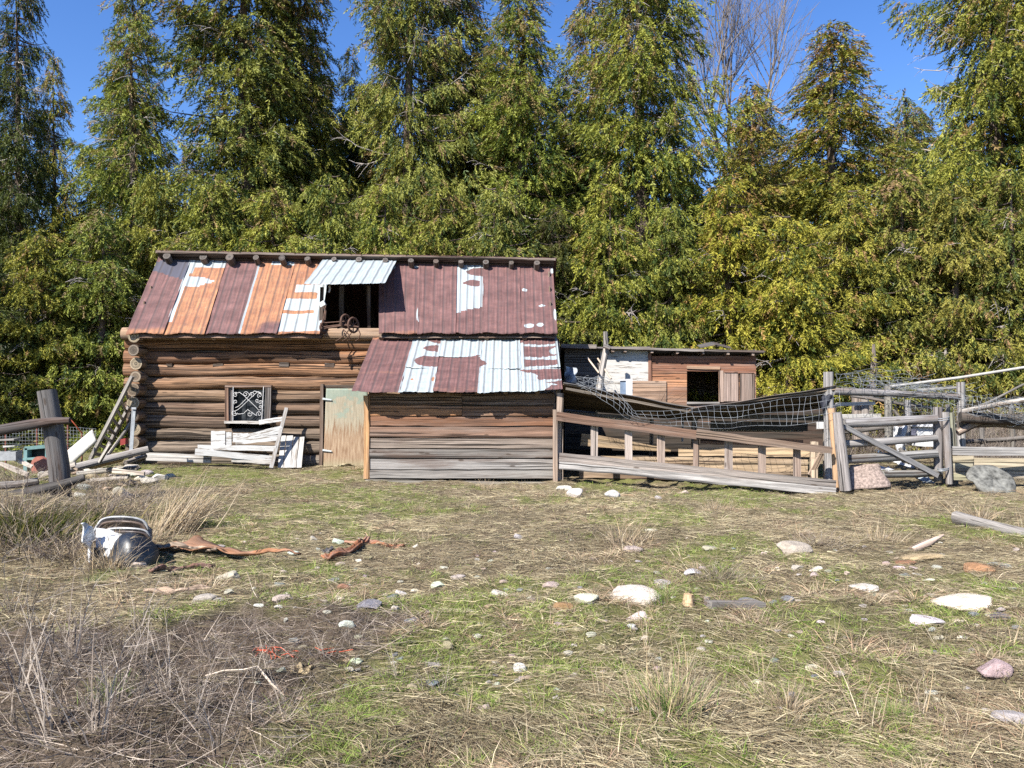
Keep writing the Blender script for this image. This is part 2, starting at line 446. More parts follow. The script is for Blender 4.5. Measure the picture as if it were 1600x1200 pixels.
# matted dry straw
n = 450000; x, y = scatter(n); m = mud(x, y); g = green(x, y)
dens = .35 + .65 * fbm(x * .9, y * .9, 61, 4)
keep = (rng.random(n) < np.clip(dens * 1.5 - .25, .1, 1) * (1 - .55 * g) * (1 - .72 * m)) & ~blocked(x, y)
x, y, m = x[keep], y[keep], m[keep]; n = len(x)
sw = fbm(x * .6, y * .6, 91, 2) * 5.0
az = rng.normal(0, .75, n) + sw - 2.4; az += np.pi * (rng.random(n) < .5)
el_ = np.abs(rng.normal(.10, .16, n)); z = G(x, y) + rng.random(n) * .02
d = np.stack([np.cos(az) * np.cos(el_), np.sin(az) * np.cos(el_), np.sin(el_)], 1)
ln = rng.uniform(.035, .15, n) * (1 + .04 * y); wd = rng.uniform(.0022, .0046, n) * (1 + y * .055)
bend = rng.normal(size=(n, 3)) * .025; bend[:, 2] = -ln * el_ * .6
col = pick([(.37, .30, .20), (.29, .23, .155), (.50, .42, .30), (.23, .175, .125), (.32, .26, .19), (.14, .105, .075), (.42, .36, .26)], n)
col = col * (.55 + .8 * fbm(x * .8, y * .8, 19, 3))[:, None] * (1 - .45 * m)[:, None] * np.array([.95, .97, .88])
# small tussocks of dead stalks pushed up out of the mat
nt_ = 1500; tx, ty = scatter(nt_, 3.0, 17, 1.2); kp = (rng.random(nt_) < sstep(.4, .65, fbm(tx * .9, ty * .9, 23, 3)) * (1 - .8 * mud(tx, ty))) & ~blocked(tx, ty); tx, ty = tx[kp], ty[kp]; nt_ = len(tx)
per = 55; ti = np.repeat(np.arange(nt_), per); k2 = len(ti); sz = rng.uniform(.5, 1.3, nt_)[ti]; la = rng.uniform(0, 6.28, nt_)[ti]
a2 = rng.uniform(0, 6.28, k2); r2_ = np.abs(rng.normal(0, .05, k2)) * sz; bx = tx[ti] + np.cos(a2) * r2_; by = ty[ti] + np.sin(a2) * r2_
e2 = rng.uniform(.15, 1.2, k2); d2 = np.stack([np.cos(a2) * np.cos(e2) + .5 * np.cos(la), np.sin(a2) * np.cos(e2) + .5 * np.sin(la), np.sin(e2)], 1); d2 /= np.linalg.norm(d2, axis=1, keepdims=True)
l2 = rng.uniform(.06, .2, k2) * sz; b2 = d2 * np.array([.5, .5, 0]) * l2[:, None]; b2[:, 2] = -l2 * .35
c2 = pick([(.46, .37, .24), (.36, .27, .18), (.58, .48, .33), (.28, .20, .15), (.42, .28, .18)], k2) * rng.uniform(.6, 1.15, nt_)[ti][:, None]
x = np.concatenate([x, bx]); y = np.concatenate([y, by]); z = np.concatenate([z, G(bx, by)]); d = np.concatenate([d, d2]); ln = np.concatenate([ln, l2]); bend = np.concatenate([bend, b2]); col = np.concatenate([col, c2])
wd = np.concatenate([wd, rng.uniform(.0022, .0042, k2) * (1 + by * .055)])
V, Q, T = strands(np.stack([x, y, z], 1), d, ln, wd, bend, col)
me = npmesh('dry_grass', V, Q, STRAW, T)
tag(obj('dry_grass', me), 'matted tan and grey dead grass lying over the field', 'dry grass', kind='stuff')

# green blades in patches
n = 300000; x, y = scatter(n); g = green(x, y); m = mud(x, y)
tuft = fbm(x * 6, y * 6, 71, 2)
keep = (rng.random(n) < (g * .85 + .10) * sstep(.35, .6, tuft) * (1 - m)) & ~blocked(x, y)
x, y, g = x[keep], y[keep], g[keep]; n = len(x)
az = rng.uniform(0, 2 * np.pi, n); el_ = rng.uniform(.5, 1.4, n)
d = np.stack([np.cos(az) * np.cos(el_), np.sin(az) * np.cos(el_), np.sin(el_)], 1)
ln = rng.uniform(.025, .085, n) * (.8 + .5 * g); wd = rng.uniform(.0024, .0044, n) * (1 + y * .06)
bend = d * np.array([1, 1, 0]) * (ln * .6)[:, None]; bend[:, 2] = -ln * .25
col = pick([(.17, .26, .05), (.23, .30, .07), (.13, .19, .04), (.30, .32, .11), (.26, .27, .10)], n)
V, Q, T = strands(np.stack([x, y, G(x, y) - .004], 1), d, ln, wd, bend, col)
me = npmesh('green_grass', V, Q, BLADE, T)
tag(obj('green_grass', me), 'short green spring grass in patches across the field', 'grass', kind='stuff')

# twigs and stubble over the bare soil
n = 46000; x, y = scatter(n, 3.0, 7.0, 1.2); m = mud(x, y)
keep = rng.random(n) < np.clip(m * 1.0 * (.3 + fbm(x * 2, y * 2, 5, 3)), 0, 1) ; x, y = x[keep], y[keep]; n = len(x)
az = rng.uniform(0, 2 * np.pi, n); el_ = np.abs(rng.normal(.15, .28, n))
d = np.stack([np.cos(az) * np.cos(el_), np.sin(az) * np.cos(el_), np.sin(el_)], 1)
ln = rng.uniform(.06, .30, n); wd = rng.uniform(.002, .0045, n)
col = pick([(.33, .27, .22), (.22, .175, .145), (.46, .39, .32), (.14, .105, .08)], n)
V, Q, T = strands(np.stack([x, y, G(x, y) + .005], 1), d, ln, wd, rng.normal(size=(n, 3)) * .03, col, 3)
me = npmesh('twig_litter', V, Q, STRAW, T)
tag(obj('twig_litter', me), 'grey broken twigs strewn over the churned dark soil', 'twigs', kind='stuff')

# weed clumps -------------------------------------------------------
def clump_mesh(name, n, h, spread, lean, cols, wd=.005, splay=.5, segs=3, branchy=False):
    az = rng.uniform(0, 2 * np.pi, n); r = np.abs(rng.normal(0, spread, n))
    b = np.stack([np.cos(az) * r, np.sin(az) * r, -.02 + 0 * r], 1)
    d = np.stack([np.cos(az) * splay * rng.random(n) + lean[0], np.sin(az) * splay * rng.random(n) + lean[1], np.ones(n)], 1) + rng.normal(size=(n, 3)) * .14
    d /= np.linalg.norm(d, axis=1, keepdims=True)
    ln = h * rng.uniform(.35, 1.0, n); wds = wd * rng.uniform(.6, 1.2, n)
    bend = rng.normal(size=(n, 3)) * .12 * h; bend[:, 2] = -np.abs(bend[:, 2]) * 1.6
    col = pick(cols, n)
    if branchy:
        k = n * 4; src = rng.integers(0, n, k); t = rng.uniform(.25, .95, k)
        bb = b[src] + d[src] * (ln[src] * t)[:, None] + bend[src] * (t * t)[:, None]
        dd = d[src] + rng.normal(size=(k, 3)) * .6; dd /= np.linalg.norm(dd, axis=1, keepdims=True)
        b = np.concatenate([b, bb]); d = np.concatenate([d, dd]); ln = np.concatenate([ln, h * rng.uniform(.08, .28, k)])
        wds = np.concatenate([wds, wd * rng.uniform(.35, .6, k)]); bend = np.concatenate([bend, rng.normal(size=(k, 3)) * .03]); col = np.concatenate([col, col[src]])
    V, Q, T = strands(b, d, ln, wds, bend, col, segs)
    return npmesh(name, V, Q, STRAW, T)
STR = [(.42, .34, .23), (.34, .26, .17), (.48, .40, .29), (.26, .20, .14), (.40, .30, .18)]
GRY = [(.24, .20, .165), (.17, .14, .115), (.32, .275, .23), (.12, .09, .075)]
def clump(name, label, cat, px, py, me, s=1, rz=None, group=None, sz=None):
    p = onground(px, py); o = obj(name, me, None, p)
    o.rotation_euler = (0, 0, random.uniform(0, 6.28) if rz is None else rz); o.scale = (s, s, sz or s)
    return tag(o, label, cat, group)
m_straw = clump_mesh('dry_straw_clump', 330, 1.0, .20, (.55, .15), STR, .012, .40)
clump('straw_clump', 'tall pale bundle of dry grass stalks leaning right by the scrap fender', 'dry grass clump', 268, 828, m_straw, .85, 0)
m_straw2 = clump_mesh('dry_straw_clump_b', 260, .62, .22, (0, 0), STR, .009, .9)
m_bram = clump_mesh('bramble', 190, .62, .33, (0, 0), GRY + STR[:2], .009, 1.8, 4, True)
m_weed = clump_mesh('dead_weed', 24, .78, .10, (0, 0), GRY + [(.36, .31, .27)], .009, 1.0, 4, True)
m_stalk = clump_mesh('dry_stalk', 9, .5, .05, (.1, 0), STR, .005, .5, 4)
m_tuft = clump_mesh('green_tuft', 420, .24, .09, (0, 0), [(.12, .22, .04), (.16, .26, .06), (.30, .28, .12), (.40, .33, .2)], .005, .9)
for i, (px, py, s, lb) in enumerate([
    (150, 800, 1.0, 'tangled grey brambles at the foot of the leaning fence post'), (205, 790, .9, 'brown bramble tangle behind the scrap fender'),
    (45, 858, 1.0, 'low bramble tangle on the shaded bank below the fence rails'), (105, 868, .9, 'brambles hugging the left side of the scrap fender'),
    (20, 810, 1.0, 'brambles under the lower fence rail at the left edge'), (165, 762, .8, 'dry brambles beside the peeled poles'),
    (1275, 850, .45, 'small dry bramble on the field right of the large grey stone'), (840, 945, .3, 'small reddish twig tangle in the middle of the field'),
    (1120, 905, .42, 'rusty brown heap of dead bracken right of the middle')]):
    clump('bramble', lb, 'bramble', px, py, m_bram, s, group='dead bramble tangles')
for px, py, s, lb in [(230, 845, .75, 'dry straw behind the top of the scrap fender'), (305, 800, .8, 'dry straw clump behind the tall leaning bundle'),
    (172, 885, .7, 'orange dry tuft in front of the scrap fender'), (1120, 800, .5, 'low straw clump in front of the feeder rail'),
    (1375, 850, .6, 'straw clump before the rusty stone at the right'), (1530, 815, .75, 'straw clump behind the fallen silver log'),
    (1440, 790, .6, 'straw clump before the gate post'), (975, 850, .65, 'reddish dry stalks standing mid field'), (760, 765, .42, 'yellow straw at the foot of the lean-to wall'),
    (820, 768, .38, 'yellow straw near the right corner of the lean-to'), (655, 800, .35, 'low pinkish straw mound before the lean-to'), (150, 755, .5, 'straw beside the poles left of the barn'),
    (1060, 1110, .55, 'brown straw heaped over the green tuft in the foreground'), (540, 770, .3, 'low straw below the teal door'), (385, 770, .35, 'low straw before the white pickets'), (1230, 1110, .42, 'flattened straw in the right foreground')]:
    clump('straw_clump', lb, 'dry grass clump', px, py, m_straw2, s, group='clumps of dry grass')
for px, py, s in [(30, 1080, 1.0), (110, 1040, .95), (180, 1100, .8), (215, 985, .75), (265, 1085, .7), (80, 1150, 1.0), (330, 1040, .5), (225, 1040, .6), (395, 1060, .5),
                  (20, 960, .8), (300, 1120, .65), (510, 1030, .4), (560, 1010, .35), (150, 1160, .9), (620, 1060, .35), (690, 1090, .4), (385, 985, .35), (340, 1165, .6), (450, 1110, .4)]:
    clump('dead_weed', 'bare grey branching weed stalk rising from the churned soil in the left foreground', 'dead weed', px, py, m_weed, s, group='dead weeds in the left foreground')
for px, py, s in [(1350, 1130, 1.1), (1440, 1120, 1.0), (1580, 1010, .9), (845, 1120, .9), (1190, 1060, .7), (1130, 985, .55), (990, 960, .8), (1250, 880, .5), (1385, 945, .5), (940, 1090, .7),
                  (1010, 1010, .8), (1500, 800, .9), (1420, 800, .8), (1600, 830, 1.1), (1070, 1050, .9), (1300, 1010, .8), (910, 900, .9), (1465, 1010, .7), (730, 1120, .7), (1145, 830, .5),
                  (620, 870, .5), (700, 850, .5), (1330, 800, .5), (1240, 780, .5)]:
    clump('dry_stalk', 'few thin pale dead stalks standing in the open field', 'dry stalk', px, py, m_stalk, s, group='thin dead stalks across the field')
clump('green_tuft', 'tall green and straw coloured grass tuft at the bottom right of centre', 'grass tuft', 1040, 1110, m_tuft, 1.1)
clump('green_tuft', 'green tuft beside the large white stone', 'grass tuft', 1035, 938, m_tuft, .7)
clump('green_tuft', 'green tuft among the grey twigs in the left foreground', 'grass tuft', 178, 1090, m_tuft, .7)
clump('green_tuft', 'green tuft at the bottom edge on the right', 'grass tuft', 1395, 1120, m_tuft, .55)
clump('green_tuft', 'green tuft left of the white stones at the left', 'grass tuft', 150, 912, m_tuft, .55)
# mossy bush on the left bank
m_moss = clump_mesh('moss_bush', 1500, .22, .28, (0, 0), [(.07, .085, .02), (.11, .115, .03), (.05, .06, .02), (.16, .13, .05)], .01, 1.2)
clump('moss_bush', 'dark olive mossy bush on the bank below the fence rails', 'bush', 25, 825, m_moss, 1.5)

#@@SECTION rocks
# ------------------------------------------------------------------ stones
def rock_mesh(seed, flat=.55):
    import bmesh
    bm = bmesh.new(); bmesh.ops.create_icosphere(bm, subdivisions=4, radius=1)
    r = random.Random(seed)
    planes = [(Vector((r.gauss(0, 1), r.gauss(0, 1), r.gauss(0, .8))).normalized(), r.uniform(.5, .85)) for _ in range(11)]
    for v in bm.verts:
        p = v.co.copy()
        for nrm, dd in planes:
            q = p.dot(nrm)
            if q > dd: p -= nrm * (q - dd) * .93
        from mathutils import noise as mn
        p *= 1 + .09 * mn.noise(p * 1.6 + Vector((seed * 3.1, 0, 0))) + .035 * mn.noise(p * 5 + Vector((seed, 3, 1)))
        p.z *= flat; v.co = p
    me = bpy.data.meshes.new('stone'); bm.to_mesh(me); bm.free()
    me.polygons.foreach_set('use_smooth', [True] * len(me.polygons)); me.materials.append(ROCK); return me
RM = [rock_mesh(s, f) for s, f in ((1, .6), (2, .5), (3, .75), (4, .55), (5, .65), (6, .45), (8, .7))]
WH = (.62, .58, .50); LG = (.42, .385, .33); BG = (.21, .225, .225); DK = (.11, .12, .14); TN = (.36, .29, .19); OR = (.32, .17, .09); PK = (.42, .35, .29)
CN = {WH: 'white', LG: 'light grey', BG: 'blue-grey', DK: 'dark', TN: 'tan', OR: 'rusty orange', PK: 'pinkish grey'}
stones = [
 (993,945,70,28,WH,'large pale stone in the middle of the field, widest there'),(1520,957,80,25,WH,'long white boulder lying at the right of the field'),
 (1245,865,46,21,PK,'broad pinkish grey stone left of the dry bramble'),(1560,1060,44,30,PK,'rounded pale stone near the lower right corner'),
 (1455,978,52,15,WH,'low white stone left below the long white boulder'),(1538,894,48,15,OR,'flat rusty orange stone at the right'),
 (1567,888,26,10,BG,'blue-grey stone touching the rusty orange stone'),(1450,878,60,12,TN,'flat olive tan stone left of the rusty orange one'),
 (1418,883,30,6,OR,'thin brown slab in front of the olive tan stone'),(1590,1132,44,20,LG,'grey stone at the bottom right corner'),
 (577,953,32,17,BG,'blue-grey stone at the edge of the churned soil'),(210,892,27,20,WH,'white stone in front of the scrap fender'),
 (355,908,34,17,LG,'pale stone below the rusty bark strip'),(325,862,34,14,LG,'grey stone behind the rusty bark strip'),
 (315,942,32,14,LG,'pale stone lower left of the field, left of a small one'),(918,943,34,16,WH,'mottled white stone left of the largest pale stone'),
 (883,955,28,16,OR,'stone with a grey top and orange underside'),(1087,900,26,12,WH,'domed white stone left of the bracken heap'),
 (1040,916,34,10,LG,'flat grey stone above right of the largest pale stone'),(1000,972,36,16,WH,'white stone below the largest pale stone'),
 (1173,946,28,12,BG,'slate grey stone behind the short silver plank'),(1232,941,18,9,BG,'slate grey stone right of the short silver plank'),
 (900,776,23,17,WH,'white rounded stone by the right corner post of the lean-to'),(883,766,20,9,WH,'flat white stone touching the corner post'),
 (956,778,20,15,WH,'white stone before the low end of the feeder rail'),(246,750,24,14,WH,'white boulder at the left foot of the log wall'),
 (613,939,24,12,DK,'dark stone among three white ones'),(625,933,16,13,WH,'white stone right behind the dark stone'),
 (541,980,20,12,WH,'cream block shaped stone on the churned soil'),(556,1040,18,12,WH,'white stone low on the churned soil'),
 (811,1052,18,18,WH,'upright pale stone in the lower middle'),(822,1063,16,8,TN,'small tan stone just below the upright pale one'),
 (684,918,22,10,WH,'white oval stone left of centre'),(776,931,24,10,WH,'bright white low stone near the centre'),
 (527,850,16,11,WH,'white stone beside the rusty bark pieces'),(537,921,17,10,OR,'brick orange stone left of centre'),
 (1357,924,40,9,WH,'thin white slab stone right of centre'),(1381,934,18,7,TN,'rounded tan stone below the thin white slab'),
 (1414,903,16,9,BG,'smooth blue oval pebble'),(1247,892,18,13,PK,'pinkish stone under the broad grey one'),
 (1280,893,22,8,WH,'low white stone right of the pinkish one'),(1498,974,18,8,WH,'small flat white stone under the long boulder'),
 (1566,969,24,12,DK,'dark stone at the right tip of the long boulder'),(1238,1092,10,13,BG,'blue and white stone in the right foreground'),
 (698,1014,14,14,TN,'tan upright stone in the lower middle left'),]
rest = [(340,941,14,8,LG),(357,928,16,9,LG),(395,924,12,8,LG),(435,918,14,11,BG),(440,939,26,11,LG),(457,868,16,8,WH),(404,948,14,5,WH),(436,951,13,6,WH),(447,967,8,9,LG),
 (488,842,12,9,LG),(522,910,16,9,BG),(532,884,13,7,LG),(576,874,11,5,TN),(529,939,14,8,WH),(600,933,12,6,WH),(616,953,12,9,WH),(650,856,9,7,WH),(693,890,12,7,WH),(713,906,22,8,LG),
 (754,936,14,6,LG),(788,932,9,6,WH),(642,975,20,11,BG),(666,982,14,7,TN),(617,1028,14,9,DK),(675,1044,22,10,LG),(645,1080,16,13,TN),(675,1071,18,7,BG),(583,1078,10,8,PK),
 (862,920,22,12,LG),(907,922,9,8,BG),(828,937,8,7,WH),(810,843,12,12,LG),(990,862,26,9,LG),(1018,832,18,6,WH),(1110,860,20,8,PK),(1286,975,14,6,WH),(1325,898,9,7,WH),(1358,938,7,5,TN),
 (1435,900,12,5,LG),(1407,890,18,6,WH),(1386,885,10,9,PK),(1465,890,13,8,LG),(1452,909,18,5,WH),(1432,925,11,4,TN),(1445,934,9,7,TN),(1457,936,12,7,PK),(1524,963,14,8,BG),(1462,1024,9,10,BG),
 (1278,1061,14,7,BG),(1275,902,12,9,LG),(1250,900,10,5,WH),(1070,772,14,6,LG),(1195,867,8,6,WH),(1105,937,8,6,LG),(1106,972,6,4,WH),(1352,970,8,5,LG),(762,1068,9,5,LG),(735,957,8,5,WH),
 (1030,780,16,6,LG),(560,878,10,6,WH),(745,905,9,6,LG),(767,880,9,6,WH),(746,876,8,5,LG),(772,864,6,4,WH),(858,925,10,7,TN),(1590,862,12,7,PK),(1545,1060,14,8,LG),(1215,890,7,5,WH),(510,960,12,7,LG),(415,930,9,5,LG),
 (190,760,14,9,TN),(165,768,16,10,TN),(175,752,14,9,LG),(205,756,12,8,TN),(225,742,18,9,LG),(140,748,16,9,TN),(118,758,12,8,LG),(262,744,14,8,LG)]
def stone(i, px, py, w_, h_, col, lb):
    p = onground(px, py); k = p.y / F; W = w_ * k / 2 * 1.25; H = h_ * k / 2 * 1.25
    o = obj('stone', RM[i % len(RM)], None, p + Vector((0, W * .5, H * .34)))
    fl = (.6, .5, .75, .55, .65, .45, .7)[i % 7]
    o.scale = (W * 1.12, W * random.uniform(.7, 1.0), max(H / fl * .95, W * .25)); o.rotation_euler = (random.uniform(-.1, .1), random.uniform(-.1, .1), random.choice((0, math.pi)) + random.uniform(-.3, .3))
    o.color = tuple(c * random.uniform(.88, 1.08) for c in col) + (1,)
    return tag(o, lb, 'stone', 'stones scattered over the field')
i = 0
for s in stones:
    if s[5]: stone(i, *s); i += 1
for s in rest: stone(i, *s, lb='small %s stone lying in the grass among other small stones' % CN[s[4]]); i += 1
for _ in range(230):
    px = random.uniform(380, 1600); py = random.uniform(830, 1120)
    cc = random.choice((WH, LG, LG, BG, PK, TN)); s = random.uniform(6, 12) * (py - 600) / 330
    stone(i, px, py, s, s * .55, cc, 'small %s stone lying in the grass among other small stones' % CN[cc]); i += 1
#@@SECTION barn
# ------------------------------------------------------------------ log barn
TLOG = [(.27, .125, .055), (.33, .155, .075), (.32, .165, .085), (.30, .165, .09), (.24, .15, .09), (.20, .125, .08), (.19, .125, .085), (.20, .145, .10), (.22, .165, .12), (.25, .205, .16)]
YW = 16.62
barn = thing('log_barn', 'old log barn with patchwork rusty sheet metal roof and open loft hatch', 'barn', (-3.4, YW, .05))
zb, pitch = .17, .268
XL, XR = -7.72, .92
mb = MB(); me2 = MB()
xwin0, xwin1 = P(355, 0, YW).x, P(424, 0, YW).x; xd0, xd1 = P(503, 0, YW).x, P(575, 0, YW).x
for r in range(10):
    z = zb + pitch * r; t = TLOG[9 - r]; rad = pitch / 2 * random.uniform(.98, 1.05); t = (t[0] * .74, t[1] * .76, t[2] * .78)
    segs = [(XL - .30 + random.uniform(-.06, .06), XR + .05)]
    zt = z + pitch / 2
    if r <= 5 : segs = [(segs[0][0], xd0), (xd1, XR)]
    if 3 <= r <= 5: segs = [(segs[0][0], xwin0), (xwin1, xd0), (xd1, XR)]
    pass
    for a, b in segs:
        m_ = max(3, int((b - a) / .22)); ph = random.uniform(0, 6)
        pts = [Vector((a + (b - a) * k / m_, YW + .012 * math.sin(k * .7 + ph), z + .014 * math.sin(k * .5 + ph * 2))) for k in range(m_ + 1)]
        mb.tube(pts, [rad * (1 + .05 * math.sin(k * .5 + ph) + random.uniform(-.025, .025)) for k in range(m_ + 1)], t, 16, .13, (.30, .23, .17))
# chinking behind the logs so that no light leaks
mb.board((XL, YW + .05, .05), (XL, YW + .05, 2.72), .08, .1, (.07, .05, .04), up=(1, 0, 0))
for a, b, z0, z1 in ((XL, xwin0, 0, 2.72), (xwin1, xd0, 0, 2.72), (xd1, XR, 0, 2.72), (xwin0, xwin1, 0, zb + pitch * 2.45), (xwin0, xwin1, zb + pitch * 5.5, 2.72), (xd0, xd1, zb + pitch * 5.6, 2.72)):
    mb.board((a, YW + .06, (z0 + z1) / 2), (b, YW + .06, (z0 + z1) / 2), z1 - z0, .08, (.10, .07, .05), seg=1, rag=0)
mb.v = [(v[0], YW + (v[1] - YW) * (.74 if v[1] < YW else 1) + .0, v[2]) for v in mb.v]
mb.build('log_wall', LOGWOOD, barn)
# side wall logs: ends face the camera at the left corner
ml = MB(); mrr = MB()
for r in range(10):
    z = zb + pitch * (r + .48)
    for xs, M_ in ((XL + .02, ml), (XR - .12, mrr)):
        ye = YW - random.uniform(.30, .46) if M_ is ml else YW - .1
        rad = pitch / 2 * random.uniform(.82, 1.0)
        pts = [Vector((xs + random.uniform(-.025, .025), ye + (20.2 - ye) * k / 6, z)) for k in range(7)]
        M_.tube(pts, rad, (.24, .16, .105), 16, .07, random.choice([(.36, .28, .19), (.26, .21, .15), (.16, .13, .10), (.42, .34, .23)]) if M_ is ml else None)
ml.build('side_log_wall', LOGWOOD, barn, 'left side wall of crossed logs with pale cut ends'); mrr.build('side_log_wall', WOOD, barn)
bk = MB()
for r in range(10): bk.tube([Vector((XL - .2, 20.1, zb + pitch * r)), Vector((XR + .2, 20.1, zb + pitch * r))], pitch / 2, (.2, .14, .1), 8)
bk.board((XL, 20.1, 1.4), (XR, 20.1, 1.4), 2.7, .06, (.1, .07, .05), seg=1, rag=0)
bk.build('rear_log_wall', WOOD, barn)
# plate log, slightly forward, and gable boards
pl = MB(); pl.tube([Vector((XL - .34, YW - .12, 2.80)), Vector((XL + 3, YW - .10, 2.79)), Vector((XR, YW - .1, 2.78))], .13, (.30, .20, .13), 14, .05, (.52, .44, .34)); pl.build('plate_log', WOOD, barn)
# gables
def rfz(Y): return 2.82 + (4.50 - 2.82) * (Y - 16.12) / (17.6 - 16.12)
for xs in (XL + .03, XR - .12):
    gbm = MB()
    for k in range(11):
        y0 = YW + k * (20.1 - YW) / 11; yc = y0 + .16
        top = rfz(yc) - .08 if yc < 17.55 else 4.45 - (yc - 17.55) * .62
        gbm.board((xs, yc, 2.7), (xs, yc, top), .31, .025, (.17, .12, .085), up=(0, 1, 0))
    gbm.build('gable_boards', WOOD, barn)
# mortise notches on the third log, their shade painted as dark blocks
for px, py, w_, h_ in ((265, 565, 9, 5), (341, 567, 16, 9), (444, 565, 15, 8), (515, 566, 15, 8)):
    no = MB(); c = P(px, py + 5, YW - .072); k = 16.5 / F
    no.board(c + Vector((-w_ * k / 2, 0, 0)), c + Vector((w_ * k / 2, 0, 0)), h_ * k * .85, .04, (.04, .028, .02), seg=2, rag=.012); no.build('notch_shade', WOOD, barn)

# roof sheets: bilinear patch between four corners, ribbed across its width
def sheet(parent, tl, tr, br, bl, name='roof_sheet', rust=None, hue=None, tar=None, ribs=4, label=None, lift=0.0, sag=0.0, vlen=1.9):
    tl, tr, br, bl = map(Vector, (tl, tr, br, bl)); nrm = (tr - tl).cross(bl - tl).normalized()
    if nrm.y > 0: nrm = -nrm
    prof = []; u0 = [0]
    for r in range(ribs):
        c = (r + .5) / ribs; s = .012 / ((tr - tl).length) * 1.0
        prof += [(c - 2.2 * s, 0, 0), (c - s * .8, 1, 0), (c, 1.05, 0), (c + s * .8, 1, .1), (c + 2.2 * s, 0, 1), (c + 3.8 * s, 0, .55), (c + 5.5 * s, 0, 0)]
        if r < ribs - 1:
            for q in (.33, .66): prof.append((c + q / ribs + .02, .16, .22)); prof.append((c + q / ribs + .035, 0, 0))
    prof = [(0, .9, .6), (.015, .3, .3)] + prof + [(.985, 0, 0), (1, .9, 0)]
    prof.sort(key=lambda q: q[0]); nu = len(prof); nv = 46
    vs = []; gc = []; R = []; H = []; TA = []; RB = []
    ph = random.uniform(0, 9); off = random.uniform(0, 40)
    W = (tr - tl).length
    for a, hgt, rb in prof:
        for j in range(nv + 1):
            v = j / nv; wav = .009 * math.sin(a * 5 + ph + v * 2) * (.3 + v) + .006 * math.sin(v * 17 + ph + a * 9)
            p = (tl * (1 - a) + tr * a) * (1 - v) + (bl * (1 - a) + br * a) * v + nrm * (hgt * .010 + lift + wav)
            p.z -= sag * math.sin(a * math.pi) * v
            if j == nv: p += (bl - tl).normalized() * (.03 * math.sin(a * 7 + ph) + random.uniform(0, .012))
            vs.append(p); gc.append((off + a * W, off + v * vlen, 0))
            R.append(rust(a, v) if callable(rust) else (1 if rust is None else rust)); H.append(hue(a, v) if callable(hue) else (hue or 0))
            TA.append(tar(a, v) if callable(tar) else 0); RB.append(rb)
    m_ = MB(); m_.add(vs, [(i * (nv + 1) + j, i * (nv + 1) + j + 1, (i + 1) * (nv + 1) + j + 1, (i + 1) * (nv + 1) + j) for i in range(nu - 1) for j in range(nv)], gc, (1, 1, 1), True)
    o = m_.build(name, ROOF, parent, label, {'rust': R, 'hue': H, 'tar': TA, 'rib': RB})
    md = o.modifiers.new('thick', 'SOLIDIFY'); md.thickness = .004; md.offset = -1
    return o
def blob(a, v, ca, cv, ra, rv): 
    d = ((a - ca) / ra) ** 2 + ((v - cv) / rv) ** 2
    return max(0., 1 - d * .5)
Yt, Yb = 17.6, 16.12
def ss(a, b, x):
    t = min(1, max(0, (x - a) / (b - a))); return t * t * (3 - 2 * t)
def tooth(a, v, v0, v1, a0, k=1.6, flip=False):
    vm = (v0 + v1) / 2; h = (v1 - v0) / 2; d = 1 - abs(v - vm) / h
    if d <= 0: return 0
    return min(1, max(0, .5 + (a - a0 - (1 - d) ** 1.5 * .35) * 4)) * min(1, d * 4)
def topY(px): return 401 + (px - 250) * 11 / 615
def mroof(t0, t1, b0, b1, **kw):
    k = random.uniform(-.004, .012)
    return sheet(barn, P(t0, topY(t0), Yt), P(t1, topY(t1), Yt), P(b1, 521, Yb), P(b0, 521, Yb), lift=k, **kw)
def galvspots(L_, base=1.0):
    def f(a, v):
        r = base
        for (ca, cv, ra, rv) in L_: r = min(r, 1 - blob(a, v, ca, cv, ra, rv)) if base > .5 else max(r, blob(a, v, ca, cv, ra, rv))
        return r
    return f
mroof(249, 300, 197, 256, rust=1, hue=lambda a, v: .05 + .6 * ss(.85, 1, v), tar=lambda a, v: .9 if v < .20 + .12 * a and v > .07 * (1 - a) else 0, ribs=3, label='purple rusted sheet with a black tarred patch at its top')
def r2(a, v):
    r = 1.0
    if v < .14: r = 0
    if .27 < v < .38 + .02 and a < .85 - abs(v - .33) * 6: r = 0
    if a < .12 and v < .85: r = min(r, .25)
    if .14 <= v < .22 and a < .2: r = 0
    return r
mroof(299, 356, 254, 320, rust=r2, hue=1, ribs=4, label='orange rusted sheet with galvanised patches near its top')
mroof(355, 408, 318, 375, rust=lambda a, v: .3 if a > .97 else 1, hue=lambda a, v: .02 + .7 * ss(.14, .0, v), ribs=4, label='purple rusted sheet between two orange ones')
mroof(407, 463, 373, 433, rust=lambda a, v: .1 if (v < .09 and a > .35) or a < .03 else 1, hue=lambda a, v: .95 - .75 * ss(.7, .98, v) * ss(.2, .7, a), ribs=4, label='orange rusted sheet')
def r5(a, v):
    if v < .36: return 1 if not (a > .9 and v > .2) else .3
    if v < .46: return .2 if a > .2 else .8
    if v < .56: return 1 if a < .8 else .3
    if v < .70: return 0
    if v < .76: return 1 if a < .8 else .2
    return .02 if v < .97 else .6
mroof(462, 517, 431, 500, rust=r5, hue=1, ribs=4, label='sheet with bands of orange rust and bare galvanising')
